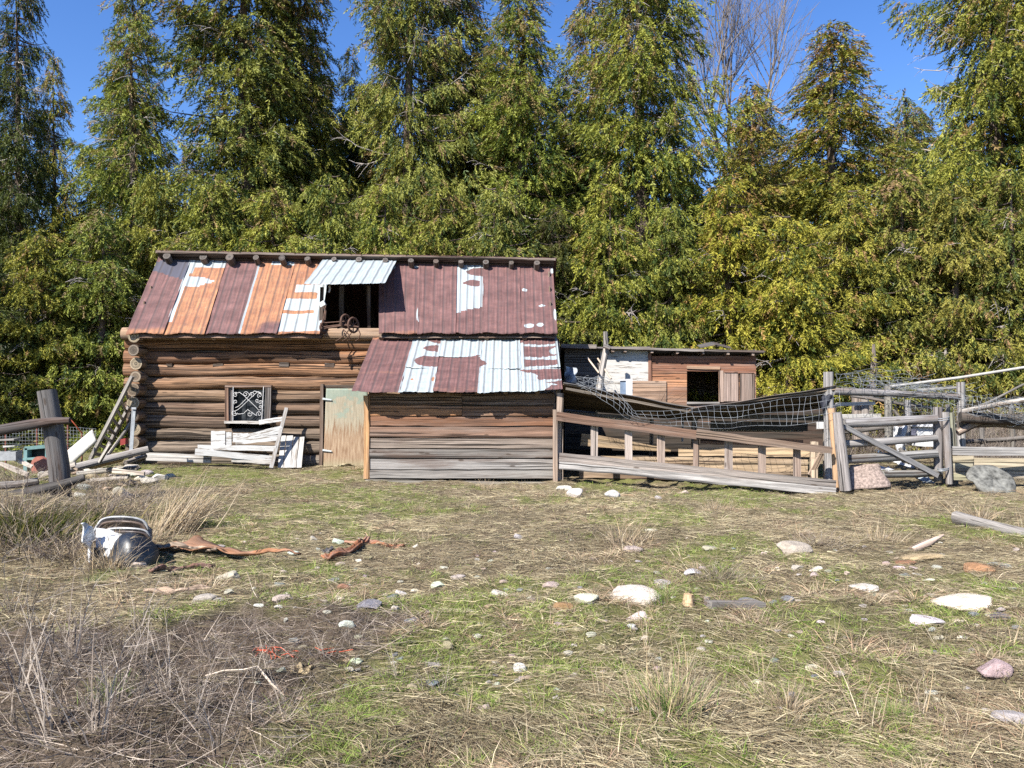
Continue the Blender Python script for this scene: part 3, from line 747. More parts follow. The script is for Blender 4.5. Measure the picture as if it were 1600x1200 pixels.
# narrow upper remainder above the hatch is under the flap
mroof(592, 657, 592, 654, rust=galvspots([(.35, .10, .05, .03), (.9, .09, .05, .02), (.99, .75, .06, .10)]), hue=lambda a, v: .08 + .4 * ss(.9, 1, v), ribs=4)
mroof(656, 714, 652, 712, rust=1, hue=.06, ribs=4)
def r8(a, v):
    r = 0. if v < .74 - .10 * a else 1.
    r = max(r, tooth(a, v, .08, .22, .35))
    r = max(r, tooth(a, v, .27, .36, .22) * (1 - ss(.8, .95, a))); return r
mroof(713, 756, 710, 754, rust=r8, hue=.12, ribs=4, label='bare galvanised sheet with two brown rust spots')
mroof(755, 812, 753, 814, rust=1, hue=lambda a, v: .1 + .28 * math.exp(-((v - .2) / .09) ** 2) * ss(.2, .7, a), ribs=4)
mroof(811, 863, 812, 871, rust=galvspots([(.15, .40, .08, .025), (.62, .63, .10, .02), (.25, .90, .14, .03), (.55, .89, .1, .025), (.97, .12, .05, .04), (.97, .75, .04, .08)]), hue=lambda a, v: .3, ribs=4, label='brownish sheet with small pale spots at the right end')
# propped flap over the loft hatch
fl = sheet(barn, P(507, 405, 17.55), P(621, 407, 17.55), P(602, 444, 16.05), P(475, 447, 16.05), 'roof_flap', rust=lambda a, v: .02 if v < .97 else .35, hue=.5, ribs=8, label='bright galvanised flap propped over the loft hatch', lift=.03)
# rear roof, its rafters poke out over the ridge
def rz_(px): return P(px, 391 + (px - 245) * 12 / 620, 17.35)
for k in range(12):
    a0 = 243 + (868 - 243) * k / 12; a1 = 243 + (868 - 243) * (k + 1) / 12 + 2
    A, B = rz_(a0), rz_(a1); dn = Vector((0, 3.1, -1.95))
    sheet(barn, A, B, B + dn, A + dn, 'rear_roof_sheet', rust=.9, hue=.1, ribs=3)
rb = MB(); rb.board(rz_(243) + Vector((0, .02, -.035)), rz_(868) + Vector((0, .02, -.035)), .045, .05, (.20, .15, .12), up=(0, 1, -.1), seg=20, rag=.008); rb.build('ridge_board', GREYWOOD, barn)
rf = MB()
for q in range(5):
    A = rz_(246) + Vector((0, .05 + q * .14, -.075 - q * .088)); B = rz_(866) + Vector((0, .05 + q * .14, -.075 - q * .088))
    rf.board(A, B, .13, .022, (.055, .04, .032), up=(0, .85, -.53), seg=20)  # near-black tint paints the shade under the ridge overhang
rf.build('roof_boarding', WOOD, barn)
for i, px in enumerate((260, 316, 359, 400, 441, 480, 522, 561, 602, 642, 681, 720, 759, 799, 839)):
    yy = 399.5 + (px - 260) * 11.0 / 580; c = P(px, yy, 17.31); R_ = (.085 if px < 380 else .068 if px < 500 else .06) * random.uniform(.9, 1.1)
    r_ = MB(); dn = Vector((0, .85, -.53)).normalized()
    r_.tube([c + Vector((0, random.uniform(-.04, .05), 0)), c + dn * .8, c + dn * 2.0 + Vector((0, 0, -.05)), c + dn * 3.2 + Vector((0, 0, -.12))], [R_, R_, R_ * 1.02, R_], (.19, .155, .13), 12, .08, (.17, .145, .125)); r_.build('rafter', GREYWOOD, barn)
# front rafters and eave purlin seen in the hatch and under the eave
for px in (505, 549, 594, 640, 700, 760, 820, 450, 390, 330, 270, 215):
    r_ = MB(); a = P(px, topY(px) + 3, Yt + .10) + Vector((0, 0, -.12)); a.x = P(px, 0, Yb).x; b = P(px, 521, Yb) + Vector((0, .12, -.10))
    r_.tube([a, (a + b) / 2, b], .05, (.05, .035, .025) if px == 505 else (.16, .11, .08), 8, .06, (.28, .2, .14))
    if px not in (549, 505): r_.build('front_rafter', WOOD, barn)
ev = MB()
for q in range(3): 
    ev.board(P(203, 521, Yb) + Vector((0, .12 + q * .16, -.035 + q * .17)), P(500, 521, Yb) + Vector((0, .12 + q * .16, -.035 + q * .17)), .14, .022, (.16, .10, .07), up=(0, .66, .75), seg=14)
    ev.board(P(594, 521, Yb) + Vector((0, .12 + q * .16, -.035 + q * .17)), P(868, 521, Yb) + Vector((0, .12 + q * .16, -.035 + q * .17)), .14, .022, (.14, .10, .075), up=(0, .66, .75), seg=14)
ev.build('eave_boarding', WOOD, barn)
lf = MB(); lf.board((XL + .1, 18.3, 2.62), (XR - .15, 18.3, 2.62), 3.2, .05, (.10, .075, .055), up=(0, 1, 0), seg=2, rag=0); lf.build('loft_floor', WOOD, barn)
st = MB(); st.board(P(503, 449, 16.5), P(501, 530, 16.3), .07, .05, (.07, .05, .04), up=(1, 0, 0)); st.build('hatch_post', WOOD, barn); st = MB(); st.board(P(534, 447, 17.0), P(534, 528, 17.0), .10, .08, (.035, .025, .018), up=(1, 0, 0)); st.build('hatch_post', WOOD, barn); st = MB(); st.board(P(576, 446, 16.55), P(577, 528, 16.75), .07, .06, (.03, .02, .015), up=(1, 0, 0)); st.build('hatch_post', WOOD, barn)  # posts tinted dark to paint the shade inside the loft
hk = MB(); hk.tube([P(515, 446, 16.2), P(515.5, 452, 16.2), P(514, 457, 16.2)], .02, (.5, .47, .44), 6); hk.build('flap_hook', TINTED, barn)

# window
wn = MB(); yw = YW - .16
def fb(M_, a, b, c, d, w_, t, tint, up): M_.board(P(a, b, yw), P(c, d, yw), w_, t, tint, up=up)
fb(wn, 355.5, 605, 355.5, 661, .075, .10, (.21, .12, .08), (1, 0, 0))
fb(wn, 420, 605, 419, 659, .11, .10, (.16, .145, .135), (1, 0, 0)); wn.board(P(362, 605, yw + .02), P(361, 659, yw + .02), .06, .06, (.13, .125, .13), up=(1, 0, 0))
fb(wn, 353, 603.5, 425, 603.5, .04, .12, (.17, .11, .08), (0, 0, 1))
wo = wn.build('window', WOOD, barn, 'small window behind a white scrolled iron grille')
ws = MB(); ws.board(P(352, 659.5, yw - .03), P(424, 660.5, yw - .03), .05, .14, (.62, .58, .53)); ws.build('sill', PAINT, wo)
gp = MB(); gp.board(P(360, 632, YW + .02), P(418, 632, YW + .02), .72, .02, (1, 1, 1), seg=1, rag=0); gp.build('pane', GLASS, wo)
gr = MB(); yg = yw - .08
def gt(pts, r=.0058): gr.tube([P(a, b, yg) for a, b in pts], r, (.8, .8, .8), 6)
gt([(364.5, 604), (364, 658)], .009); gt([(412, 604), (409, 658)], .009)
def scroll(cx, cy, r, a0, dirn, turns=1.3, tail=None):
    pts = [] 
    for k in range(22):
        t = k / 21; a = a0 + dirn * t * turns * 2 * math.pi; rr = r * (1 - .8 * t); pts.append((cx + rr * math.cos(a), cy + rr * math.sin(a)))
    if tail: pts = tail + pts
    gt(pts)
for (p0, p1) in (((370, 613), (402, 645)), ((404, 611), (370, 641))): pass
gt([(368, 615), (374, 613), (380, 617), (400, 636), (404, 641), (408, 640)])
gt([(408, 614), (403, 612), (398, 616), (378, 635), (372, 640), (366, 643)])
gt([(368, 637), (374, 634), (388, 620), (393, 614), (398, 611), (404, 613), (409, 616)])
gt([(366, 646), (374, 647), (381, 646), (387, 640), (393, 644), (400, 649)])
for cx, cy, r, a0, dd in ((368, 617, 4, -1, -1), (368, 628, 3.5, 2, 1), (384, 616, 4.5, 0, -1), (394, 617, 4.5, 3, 1), (406, 618, 4, 2, 1), (407, 629, 3.5, 0, -1), (407, 636, 3, 1, -1), (366, 645, 5, 0, 1), (390, 647, 4.5, -1.5, 1), (405, 647, 4.5, 2.5, 1), (402, 626, 3, 1, 1)):
    scroll(cx, cy, r, a0, dd)
gr.build('grille', WHITEIRON, wo)

# door
yd = YW - .22
def dr(u, v):
    px = 508 + 65 * u; py = 607 + (126 * v)
    if v > .97: py = 731.5 - (6.5 * max(0, math.sin((u - .15) * math.pi / .75)) if .15 < u < .9 else 0) + random.uniform(-.5, .5) + 1.5 * u
    p = P(px + (1 - v) * 1.5 - (1 - u) * v * 3, py, yd - .01 * math.sin(u * 3)); return p
dm = MB(); dm.grid(dr, 24, 40, (1, 1, 1), True, 1.0)
hh = [1 - (j / 40) for i in range(25) for j in range(41)]
dm.gc = [(5 + i / 24 * .85, 5 + j / 40 * 1.65, 0) for i in range(25) for j in range(41)]
do = dm.build('door', DOOR, barn, 'weathered door with peeling teal paint', {'rust': hh})
md = do.modifiers.new('thick', 'SOLIDIFY'); md.thickness = .035; md.offset = 1 
hg = MB()
for py in (624, 704): hg.board(P(504, py - 1, yd - .03), P(518, py + 1, yd - .03), .045, .012, (.62, .66, .66), w2=.02, seg=1)
hg.build('hinge', TINTED, do)
df = MB(); df.board(P(503.5, 600, yd + .06), P(502, 731, yd + .06), .07, .09, (.12, .075, .05), up=(1, 0, 0)); df.board(P(505, 603.5, yd + .1), P(560, 603.5, yd + .1), .06, .07, (.07, .05, .035)); df.build('door_frame', WOOD, barn)
dk = MB(); dk.board(P(503, 668, YW + .15), P(577, 668, YW + .15), 1.8, .03, (.05, .04, .03), seg=1, rag=0); dk.build('doorway_shade', DARKM, barn)  # dark sheet painting the shade behind the door

# cart axle hanging in the hatch
ax = thing('hanging_axle', 'rusty iron axle with small wheels hanging in the loft hatch', 'axle', P(528, 518, 15.95))
YA = 15.95
wb = MB(); wb.tube([P(500, 514, YA), P(540, 508, YA - .05), P(560, 511, YA)], .02, (1, 1, 1), 8); wb.tube([P(500, 505, YA), P(540, 502, YA)], .012, (1, 1, 1), 6); wb.tube([P(502, 516, YA), P(509, 478, YA + .1)], .014, (1, 1, 1), 6)
wb.tube([P(508, 500, YA), P(509, 486, YA), P(505, 478, YA)], .018, (1, 1, 1), 6); wb.tube([P(503, 511, YA - .03), P(541, 506, YA - .03)], .012, (1, 1, 1), 6); wb.build('axle', IRON, ax)
for px, py, R_ in ((540, 502, .13), (552, 508, .145), (506, 512, .10)):
    wh = MB(); c = P(px, py, YA); tilt = Vector((.8, -.5, .1)).normalized(); u = Vector((0, 0, 1)); v_ = tilt.cross(u).normalized()
    wh.tube([c + (u * math.cos(a) + v_ * math.sin(a)) * R_ for a in np.linspace(0, 2 * math.pi, 19)], .022, (1, 1, 1), 7, cap=False)
    for a in (0, 1.05, 2.1): wh.tube([c - (u * math.cos(a) + v_ * math.sin(a)) * R_, c + (u * math.cos(a) + v_ * math.sin(a)) * R_], .011, (1, 1, 1), 5)
    wh.build('wheel', IRON, ax)
ch = MB()
for a, b in ((536, 547), (545, 530), (560, 560), (550, 540)): ch.tube([P(a, 515, YA), P((a + b) / 2 + 3, 522, YA), P(b, 530, YA), P(b - 5, 533, YA + .1)], .011, (1, 1, 1), 5)
ch.build('iron_hooks', IRON, ax)
lamp = thing('flood_lamp', 'small white lamp fixed at the left jamb of the loft hatch', 'lamp', P(505, 476, 16.2))
lm = MB(); lm.board(P(500, 477, 16.15), P(508, 473, 16.15), .10, .10, (.7, .7, .68), seg=1); lm.build('lamp_body', TINTED, lamp)
lm = MB(); lm.tube([P(506, 478, 16.2), P(508, 486, 16.3)], .02, (.3, .3, .3), 6); lm.build('bracket', TINTED, lamp)

#@@SECTION leanto
# ------------------------------------------------------------------ lean-to shed
YS = 14.72
shed = thing('lean_to_shed', 'lean-to shed of weathered horizontal planks with white and rust metal roof', 'shed', (P(720, 752, YS).x, YS, -.05))
rows = [(614, 633, (.17, .10, .06)), (633, 650, (.27, .135, .065)), (650, 666, (.19, .095, .055)), (666, 684, (.22, .135, .095)), (684, 701, (.20, .16, .13)), (701, 716, (.16, .145, .13)), (716, 734, (.23, .215, .20)), (734, 748, (.28, .26, .235))]
pw = MB()
for i, (a, b, t) in enumerate(rows):
    xl, xr = 577 - i * .6, 866 - i * .15; my = (a + b) / 2; h = (b - a - 2.1) / F * YS
    dy = -.02 if i % 2 else 0
    if i in (0, 1):
        pw.board(P(xl, my, YS), P(722, my, YS), h, .028, t, rag=.012); pw.board(P(722.5, my + 1, YS - .02), P(xr, my, YS - .02), h, .028, (t[0] * .8, t[1] * .85, t[2] * .95), rag=.006)
    elif i == 2:
        pw.board(P(xl, my, YS), P(xr, my + .5, YS), h, .028, t, rag=.012)
    else: pw.board(P(xl, my, YS + dy), P(xr, my + .4, YS + dy), h, .028, t, rag=.004 if i > 3 else .009)
pw.board(P(576, 682, YS + .05), P(866, 682, YS + .05), 1.55, .03, (.06, .045, .035), seg=1, rag=0)
pw.build('front_wall', WOOD, shed)
for xs, px in ((P(577, 0, YS).x, 0), (P(865, 0, YS).x, 1)):
    sw_ = MB()
    for i in range(8):
        z = .06 + .205 * i; sw_.board((xs, YS + .02, z), (xs, 16.5, z), .20, .026, (.22, .16, .12))
    sw_.build('side_wall', WOOD, shed)
tr_ = MB(); tr_.board(P(573, 618, YS - .03), P(573, 748, YS - .03), .10, .03, (.44, .25, .12), up=(1, 0, 0), rag=.01); tr_.build('corner_board', WOOD, shed, 'orange vertical board beside the teal door')
tr_ = MB(); tr_.board(P(866, 616, YS - .035), P(865.5, 752, YS - .035), .035, .04, (.11, .08, .06), up=(1, 0, 0)); tr_.build('corner_board', WOOD, shed)
bb_ = MB(); bb_.board(P(572, 752, YS + .0), P(865, 757, YS - .04), .07, .14, (.42, .38, .31), rag=.008); bb_.build('base_beam', GREYWOOD, shed)
fb_ = MB()
for px in (600, 655, 700, 745, 790, 840, 872): 
    fb_.tube([P(px, 611, 14.42) + Vector((0, .08, -.03)), P(px, 532, 16.35) + Vector((0, 0, -.05))], .04, (.2, .14, .1), 8)
fb_.build('roof_rafters', WOOD, shed)
Yu, Yl = 16.42, 14.32
def lroof(t0, t1, b0, b1, v0=0., v1=1., lift=0, **kw):
    ty = lambda px: 527 if px > 640 else 527 + (640 - px) * .02
    by = lambda px: 612.5 - max(0, (px - 800)) * .06
    TL, TR, BR, BL = P(t0, 527, Yu), P(t1, 527, Yu), P(b1, by(b1), Yl), P(b0, by(b0), Yl)
    return sheet(shed, TL.lerp(BL, v0), TR.lerp(BR, v0), TR.lerp(BR, v1), TL.lerp(BL, v1), lift=lift, **kw)
lroof(583, 648, 549, 624, rust=1, hue=lambda a, v: .1 + .5 * ss(.12, 0, v) + .32 * math.exp(-((v - .68) / .05) ** 2), ribs=4, label='purple rusted sheet at the left end of the lean-to roof')
def q2(a, v): return max(tooth(a, v, .0, .24, .5), tooth(a, v, .27, .52, .42) * (1 if a < .93 else .2), tooth(a, v, .62, .98, .22))
lroof(647, 691, 622, 677, 0, .60, .014, rust=q2, hue=.25, ribs=3, label='galvanised sheet with three brown patches')
lroof(647, 691, 622, 677, .58, 1, 0, rust=lambda a, v: max(.8 * blob(a, v, .3, .5, .05, .05), .8 * blob(a, v, .93, .5, .06, .12)), hue=.8, ribs=3)
lroof(690, 754, 676, 747, .36, 1, .002, rust=1, hue=lambda a, v: .1 if v < .86 else .4, ribs=5, label='purple rusted sheet low in the middle of the lean-to roof')
lroof(690, 754, 676, 747, 0, .40, .016, rust=lambda a, v: 0, hue=0, ribs=5)
lroof(753, 812, 746, 815, 0, .62, .012, rust=lambda a, v: max(.9 * tooth(1 - a, v, .02, .25, .90), tooth(1 - a, v, .66, .99, .82)), hue=.3, ribs=5)
lroof(753, 812, 746, 815, .60, 1, 0, rust=0.0, hue=0, ribs=5)
def q5(a, v):
    r = .95
    if a < .10 and v > .2: r = .3
    for (ca, cv, ra, rv) in ((.3, .30, .5, .035), (.75, .30, .4, .04), (.25, .70, .35, .04), (.85, .72, .3, .06), (.95, .5, .18, .12), (.6, .70, .06, .05)): r = min(r, 1 - blob(a, v, ca, cv, ra, rv))
    if a > .93: r = min(r, .35)
    if v > .95: r = 0
    return r
def q6(a, v):
    if v < .10: return 0
    d = (v - .10) / .9 - a * 1.05
    r = 1. if d < -.05 + .1 * math.sin(v * 14) else 0.
    if v > .82 and a > .55 + (1 - v): r = 1
    r = min(r, 1 - blob(a, v, .75, .60, .3, .05)); return r
lroof(811, 870, 814, 879, 0, .62, .012, rust=q5, hue=.15, ribs=6, label='brown rusted sheet streaked with white at the right end of the lean-to roof')
lroof(811, 870, 814, 879, .60, 1, 0, rust=q6, hue=.1, ribs=6, label='sheet white at the left and brown at the right, curling at the eave')

#@@SECTION backshed
# ------------------------------------------------------------------ rear shed on the right
YB = 18.6
bs = thing('plank_outbuilding', 'low rear outbuilding with black window opening and white panel beside the log barn', 'shed', (P(1030, 0, YB).x, YB, .1))
wl = MB()
BRN = [(.26, .115, .065), (.19, .09, .055), (.30, .14, .075), (.34, .17, .09), (.24, .12, .07), (.27, .15, .09), (.21, .12, .08), (.2, .13, .09)]
for i in range(9):
    y0 = 556 + i * 12.2; c = BRN[i % 8]
    def bp(a, b, z=0): wl.board(P(a, y0 + 6, YB - z), P(b, y0 + 6, YB - z), 11.9 / F * YB, .03, c, rag=.005)
    if y0 < 570: bp(1018, 1181)
    elif y0 < 628: bp(1018, 1073); bp(1123, 1181, .0)
    else: bp(1018, 1181)
wl.board(P(1010, 660, YB + .02), P(1183, 660, YB + .02), .9, .03, (.14, .10, .07), seg=1)
wl.build('plank_wall', WOOD, bs)
wl = MB(); wl.board(P(882, 600, YB + .03), P(1016, 600, YB + .03), 1.75, .03, (.10, .085, .075), seg=1); wl.build('dark_wall', WOOD, bs)
wp = MB(); wp.board(P(938, 580, YB - .02), P(1013, 580, YB - .02), 1.10, .02, (.80, .77, .72), seg=1); wp.build('white_panel', PAINT, bs, 'flaking white sheet panel left of the plank wall')
wp = MB(); wp.board(P(1015.5, 552, YB - .04), P(1015.5, 596, YB - .04), .07, .03, (.20, .09, .055), up=(1, 0, 0)); wp.build('corner_trim', WOOD, bs)
wp = MB(); wp.board(P(986, 612, YB - .08), P(1041, 612, YB - .05), .50, .02, (.33, .22, .15), seg=1); wp.build('leaning_board', WOOD, bs, 'brown plywood piece leaning under the white panel')
wf = MB(); wf.board(P(1073, 574, YB - .03), P(1125, 575, YB - .03), .07, .04, (.33, .20, .12)); wf.board(P(1126.5, 579, YB - .03), P(1127, 628, YB - .03), .10, .04, (.33, .24, .19), up=(1, 0, 0)); wf.board(P(1073, 630, YB - .03), P(1124, 630, YB - .03), .06, .05, (.3, .28, .26))
wf.build('window_frame', WOOD, bs)
sh = MB(); sh.board(P(1142, 582, YB - .04), P(1142, 627, YB - .04), .33, .03, (.27, .20, .165), up=(1, 0, 0), rag=.002); sh.board(P(1167, 583, YB - .04), P(1167, 627, YB - .04), .34, .03, (.24, .175, .14), up=(1, 0, 0), rag=.002); sh.board(P(1132, 581.5, YB - .06), P(1178, 581.5, YB - .06), .03, .03, (.25, .12, .08)); sh.build('shutter_door', WOOD, bs, 'pale brown two board door right of the black opening')
for xs, (ya, yb2) in ((P(884, 0, YB).x, (YB, 21)), (P(1180, 0, YB).x, (YB, 21))):
    s_ = MB()
    for i in range(9): s_.board((xs, ya + .03, .25 + .25 * i), (xs, yb2, .25 + .25 * i), .245, .03, (.18, .12, .08))
    s_.build('side_wall', WOOD, bs)
s_ = MB(); s_.board((P(884, 0, YB).x, 21, 1.25), (P(1180, 0, YB).x, 21, 1.25), 2.5, .03, (.12, .09, .07), seg=1); s_.build('rear_wall', WOOD, bs)
rr = MB()
def rl(px, f=0.0): return P(px, 538 + (px - 870) * 8.5 / 325 + f, 18.36)
rr.grid(lambda u, v: rl(874 + 322 * u) + Vector((0, 3.2 * v, -.35 * v + .015 * math.sin(u * 22) - (.03 if v < .01 else 0))), 40, 4, (.10, .09, .09))
o_ = rr.build('felt_roof', WOOD, bs); md = o_.modifiers.new('thick', 'SOLIDIFY'); md.thickness = .03
rr = MB()
rr.board(rl(877, 2) + Vector((0, -.015, -.0)), rl(932, 2) + Vector((0, -.015, -.0)), .09, .02, (.45, .41, .37)); rr.board(rl(955, 3) + Vector((0, -.015, 0)), rl(1100, 4) + Vector((0, -.015, 0)), .05, .02, (.32, .28, .25)); rr.board(rl(1100, 3), rl(1194, 3), .045, .02, (.2, .17, .15))
rr.build('fascia', GREYWOOD, bs)
for px in (958, 977, 1019, 1059, 1099, 1138, 1177):
    r_ = MB(); a = rl(px, 6) + Vector((0, .02, 0)); r_.board(a, a + Vector((0, 3, -.33)), .10, .06, (.24, .18, .14), up=(0, 0, 1)); r_.build('rafter_tail', WOOD, bs)
rr = MB(); A = rl(1095, -3); rr.board(A + Vector((0, .2, 0)), A + Vector((.35, .2, .08)), .3, .01, (.06, .06, .06), up=(0, 1, .3)); rr.board(A + Vector((.35, .2, .08)), A + Vector((.75, .2, -.03)), .3, .01, (.06, .06, .06), up=(0, 1, .3)); rr.build('felt_flap', WOOD, bs, 'torn black roofing felt standing up from the roof')
t = thing('leaning_pole', 'pale leaning post rising above the rear outbuilding roof', 'post', P(936, 612, 17.6))
p_ = MB(); p_.tube([P(936, 612, 17.6), P(941, 575, 17.75), P(947, 545, 17.9)], [.085, .075, .07], (.48, .44, .40), 9, .08); p_.build('pole', GREYWOOD, t)
p_ = MB(); p_.tube([P(947, 543, 17.75), P(946, 518, 17.75)], [.06, .05], (.40, .37, .34), 8, .1); p_.board(P(943, 540, 17.7), P(953, 544, 17.7), .09, .05, (.5, .47, .44)); p_.build('top_stub', GREYWOOD, t)
for a, b, lb in (((918, 559), (936, 583), 'short pale stick leaning left of the post'), ((934, 560), (955, 592), 'thin stick leaning across the post')):
    s_ = MB(); s_.tube([P(*a, 17.95), P(*b, 17.5)], .022, (.45, .36, .28), 6); tag(s_.build('stick', WOOD), lb, 'stick')
# milky plastic sheet
pm = MB(); pm.grid(lambda u, v: P(884 + 16 * u, 572 + 24 * v + 3 * u, 16.6) + Vector((.02 * math.sin(v * 9), .15 * math.sin(u * 4 + v * 3), 0)), 8, 8, (.5, .55, .62)); tag(pm.build('plastic_sheet', TINTED), 'crumpled pale plastic sheet at the right end of the lean-to roof', 'plastic sheet')
pm = MB(); pm.board(P(966, 594, 17.9), P(982, 594, 17.9), .03, .03, (.8, .8, .8)); pm.board(P(978, 605, 17.9), P(988, 605, 17.9), .36, .02, (.75, .76, .78), seg=1); pm.board(P(969, 605, 17.92), P(978, 605, 17.92), .30, .02, (.25, .33, .45), seg=1); tag(pm.build('old_sash_window', TINTED), 'white and blue painted sash leaning behind the sagging shelter', 'window sash')

#@@SECTION shelter
# ------------------------------------------------------------------ sagging animal shelter
ks = thing('sagging_shelter', 'sagging open livestock shelter of boards between the lean-to and the gate', 'shelter', (3.4, 15.5, -.03))
def slab(name, f0, f1, r0, r1, tints, label):
    """roof boards from front edge f0->f1 to rear edge r0->r1"""
    m_ = MB(); f0, f1, r0, r1 = map(Vector, (f0, f1, r0, r1)); n_ = len(tints)
    for k in range(n_):
        v = (k + .5) / n_; w_ = ((r0 - f0).length + (r1 - f1).length) / 2 / n_
        m_.board(f0.lerp(r0, v), f1.lerp(r1, v), w_ * .985, .022, tints[k], up=(r0 - f0), rag=.006)
    m_.build(name, WOOD, ks, label)
    m_ = MB()
    m_.grid(lambda u, v: f0.lerp(f1, u).lerp(r0.lerp(r1, u), v) + Vector((0, -.04 + .03 * v, .03 + .008 * math.sin(u * 14))), 20, 6, (.085, .08, .08)); o = m_.build('felt_cover', WOOD, ks)
    md = o.modifiers.new('t', 'SOLIDIFY'); md.thickness = .012
    return
DT = [(.14, .10, .065), (.11, .08, .055), (.13, .10, .065), (.10, .08, .055)]
slab('left_roof_boards', P(880, 600, 14.45), P(1090, 641, 14.2), P(878, 638, 16.3), P(1092, 655, 16.1), DT, 'dark boards sloping down to the right')
slab('right_roof_boards', P(1078, 641, 14.2), P(1306, 605, 13.5), P(1078, 655, 16.1), P(1290, 640, 15.4), [(.19, .145, .10), (.16, .13, .10), (.18, .15, .105), (.17, .14, .10)], 'dark boards rising to the right')
bm_ = MB()
bm_.board(P(884, 607, 14.5), P(1082, 644, 14.25), .045, .05, (.15, .125, .10)); bm_.board(P(1085, 644, 14.25), P(1300, 610, 13.6), .04, .05, (.15, .125, .105)); bm_.build('edge_beam', DARKWOOD, ks)
bm_ = MB()
bm_.board(P(884, 645, 16.0), P(985, 652, 16.0), .06, .05, (.2, .19, .19)); bm_.board(P(1100, 650, 15.8), P(1290, 653, 15.2), .09, .05, (.11, .10, .08)); bm_.board(P(1110, 664, 15.7), P(1262, 667, 15.2), .16, .05, (.075, .065, .05)); bm_.board(P(1110, 672, 15.9), P(1255, 673, 15.5), .05, .04, (.68, .66, .62)); bm_.board(P(1000, 647, 15.6), P(1068, 644, 15.6), .05, .06, (.32, .2, .13)); bm_.board(P(935, 650, 16.2), P(974, 654, 16.2), .08, .02, (.75, .74, .72))  # broad right-hand boards darkened to paint the shade under the roof
bm_.build('cross_boards', WOOD, ks)
for px, y0, y1, Y, w_, t in ((875, 614, 757, 14.5, .12, (.30, .23, .18)), (1292, 600, 758, 14.2, .10, (.32, .27, .22)), (1085, 640, 735, 15.2, .09, (.2, .16, .12)), (1018, 655, 735, 15.9, .07, (.2, .15, .11)), (1067, 652, 690, 15.6, .03, (.3, .3, .3)), (1272, 690, 757, 13.9, .11, (.42, .33, .24)), (932, 642, 730, 16.1, .05, (.3, .25, .2))):
    p_ = MB(); p_.board(P(px, y0, Y), P(px - 1, y1, Y), w_, w_ * .9, t, up=(1, 0, 0)); p_.build('post', WOOD, ks)
p_ = MB(); p_.board(P(1284, 708, 13.8), P(1266, 742, 13.9), .09, .05, (.35, .26, .19), up=(1, 0, 0)); p_.build('brace', WOOD, ks)
# rear wall of the shelter, boards darkened to paint the shade inside
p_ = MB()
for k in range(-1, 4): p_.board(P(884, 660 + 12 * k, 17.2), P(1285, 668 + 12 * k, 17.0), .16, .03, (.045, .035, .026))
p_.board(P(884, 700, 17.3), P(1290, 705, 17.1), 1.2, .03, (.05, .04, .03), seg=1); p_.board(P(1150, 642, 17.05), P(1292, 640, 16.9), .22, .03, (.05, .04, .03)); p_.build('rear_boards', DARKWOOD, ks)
# sunlit feed trough boards
tg = thing('feed_trough', 'long pale plank feed trough striped by the shadows of the feeder slats', 'trough', (3.2, 15.6, 0))
p_ = MB()
p_.board(P(905, 722, 15.1), P(1262, 728, 14.35), .24, .04, (.32, .235, .15), rag=.01); p_.board(P(1060, 706, 15.0), P(1268, 707, 14.4), .16, .04, (.33, .24, .15), rag=.01); p_.board(P(905, 740, 15.05), P(1262, 746, 14.3), .16, .04, (.25, .18, .12), rag=.015)
p_.board(P(908, 686, 15.15), P(1048, 704, 15.05), .24, .03, (.28, .20, .12), w2=.06, rag=.02); p_.board(P(1094, 688, 15.0), P(1255, 692, 14.5), .11, .03, (.28, .15, .08), rag=.01); p_.build('front_boards', WOOD, tg)
p_ = MB(); p_.board(P(905, 728, 15.9), P(1262, 728, 15.2), .32, .04, (.3, .22, .15)); p_.build('back_board', WOOD, tg)
p_ = MB(); p_.board(P(905, 745, 15.5), P(1262, 748, 14.8), .7, .03, (.33, .27, .2), up=(0, 1, 0)); p_.build('bottom_board', WOOD, tg)

# slatted feeder rail in front
fr = thing('feeder_rail', 'long slatted feeder rail with two plank base sloping down to the right', 'feeder', (3.2, 13.8, -.08))
def YF(px): return 14.35 + (px - 873) * (13.15 - 14.35) / (1305 - 873)
def pf(px, py, dy=0): return P(px, py, YF(px) + dy)
p_ = MB(); p_.board(pf(870, 650.5), pf(1094, 680), .155, .09, (.135, .08, .055), rag=.008); p_.build('top_rail', WOOD, fr)
p_ = MB(); p_.board(pf(1088, 677, -.06), pf(1300, 704, -.06), .135, .08, (.16, .115, .085), w2=.10, rag=.010); p_.build('top_rail', WOOD, fr, 'lower right half of the top rail')
p_ = MB(); p_.board(pf(874, 714, -.05), pf(1306, 758, -.05), .155, .045, (.34, .29, .255), rag=.006); p_.build('base_plank', GREYWOOD, fr, 'brown upper base plank')
p_ = MB(); p_.board(pf(874, 726.5, -.052), pf(1306, 768, -.05), .13, .045, (.44, .415, .39), rag=.008); p_.build('base_plank', GREYWOOD, fr, 'silver lower base plank')
for px, y0, y1, w_ in ((928.5, 656, 717, .125), (982, 664, 722, .13), (1032.5, 670, 727, .13), (1088, 676, 735, .095), (1138.5, 683, 742, .13), (1190.5, 690, 748, .13), (1245, 697, 755, .125)):
    p_ = MB(); p_.board(pf(px, y0, .07), pf(px + random.uniform(-.5, .5), y1, .05), w_, .03, random.choice([(.33, .25, .2), (.36, .30, .26), (.30, .21, .16)]), up=(1, 0, 0), rag=.006); p_.build('slat', WOOD, fr)
p_ = MB(); p_.board(pf(867.5, 640, -.02), pf(867.5, 757, -.02), .08, .06, (.27, .2, .15), up=(1, 0, 0)); p_.build('end_post', WOOD, fr)

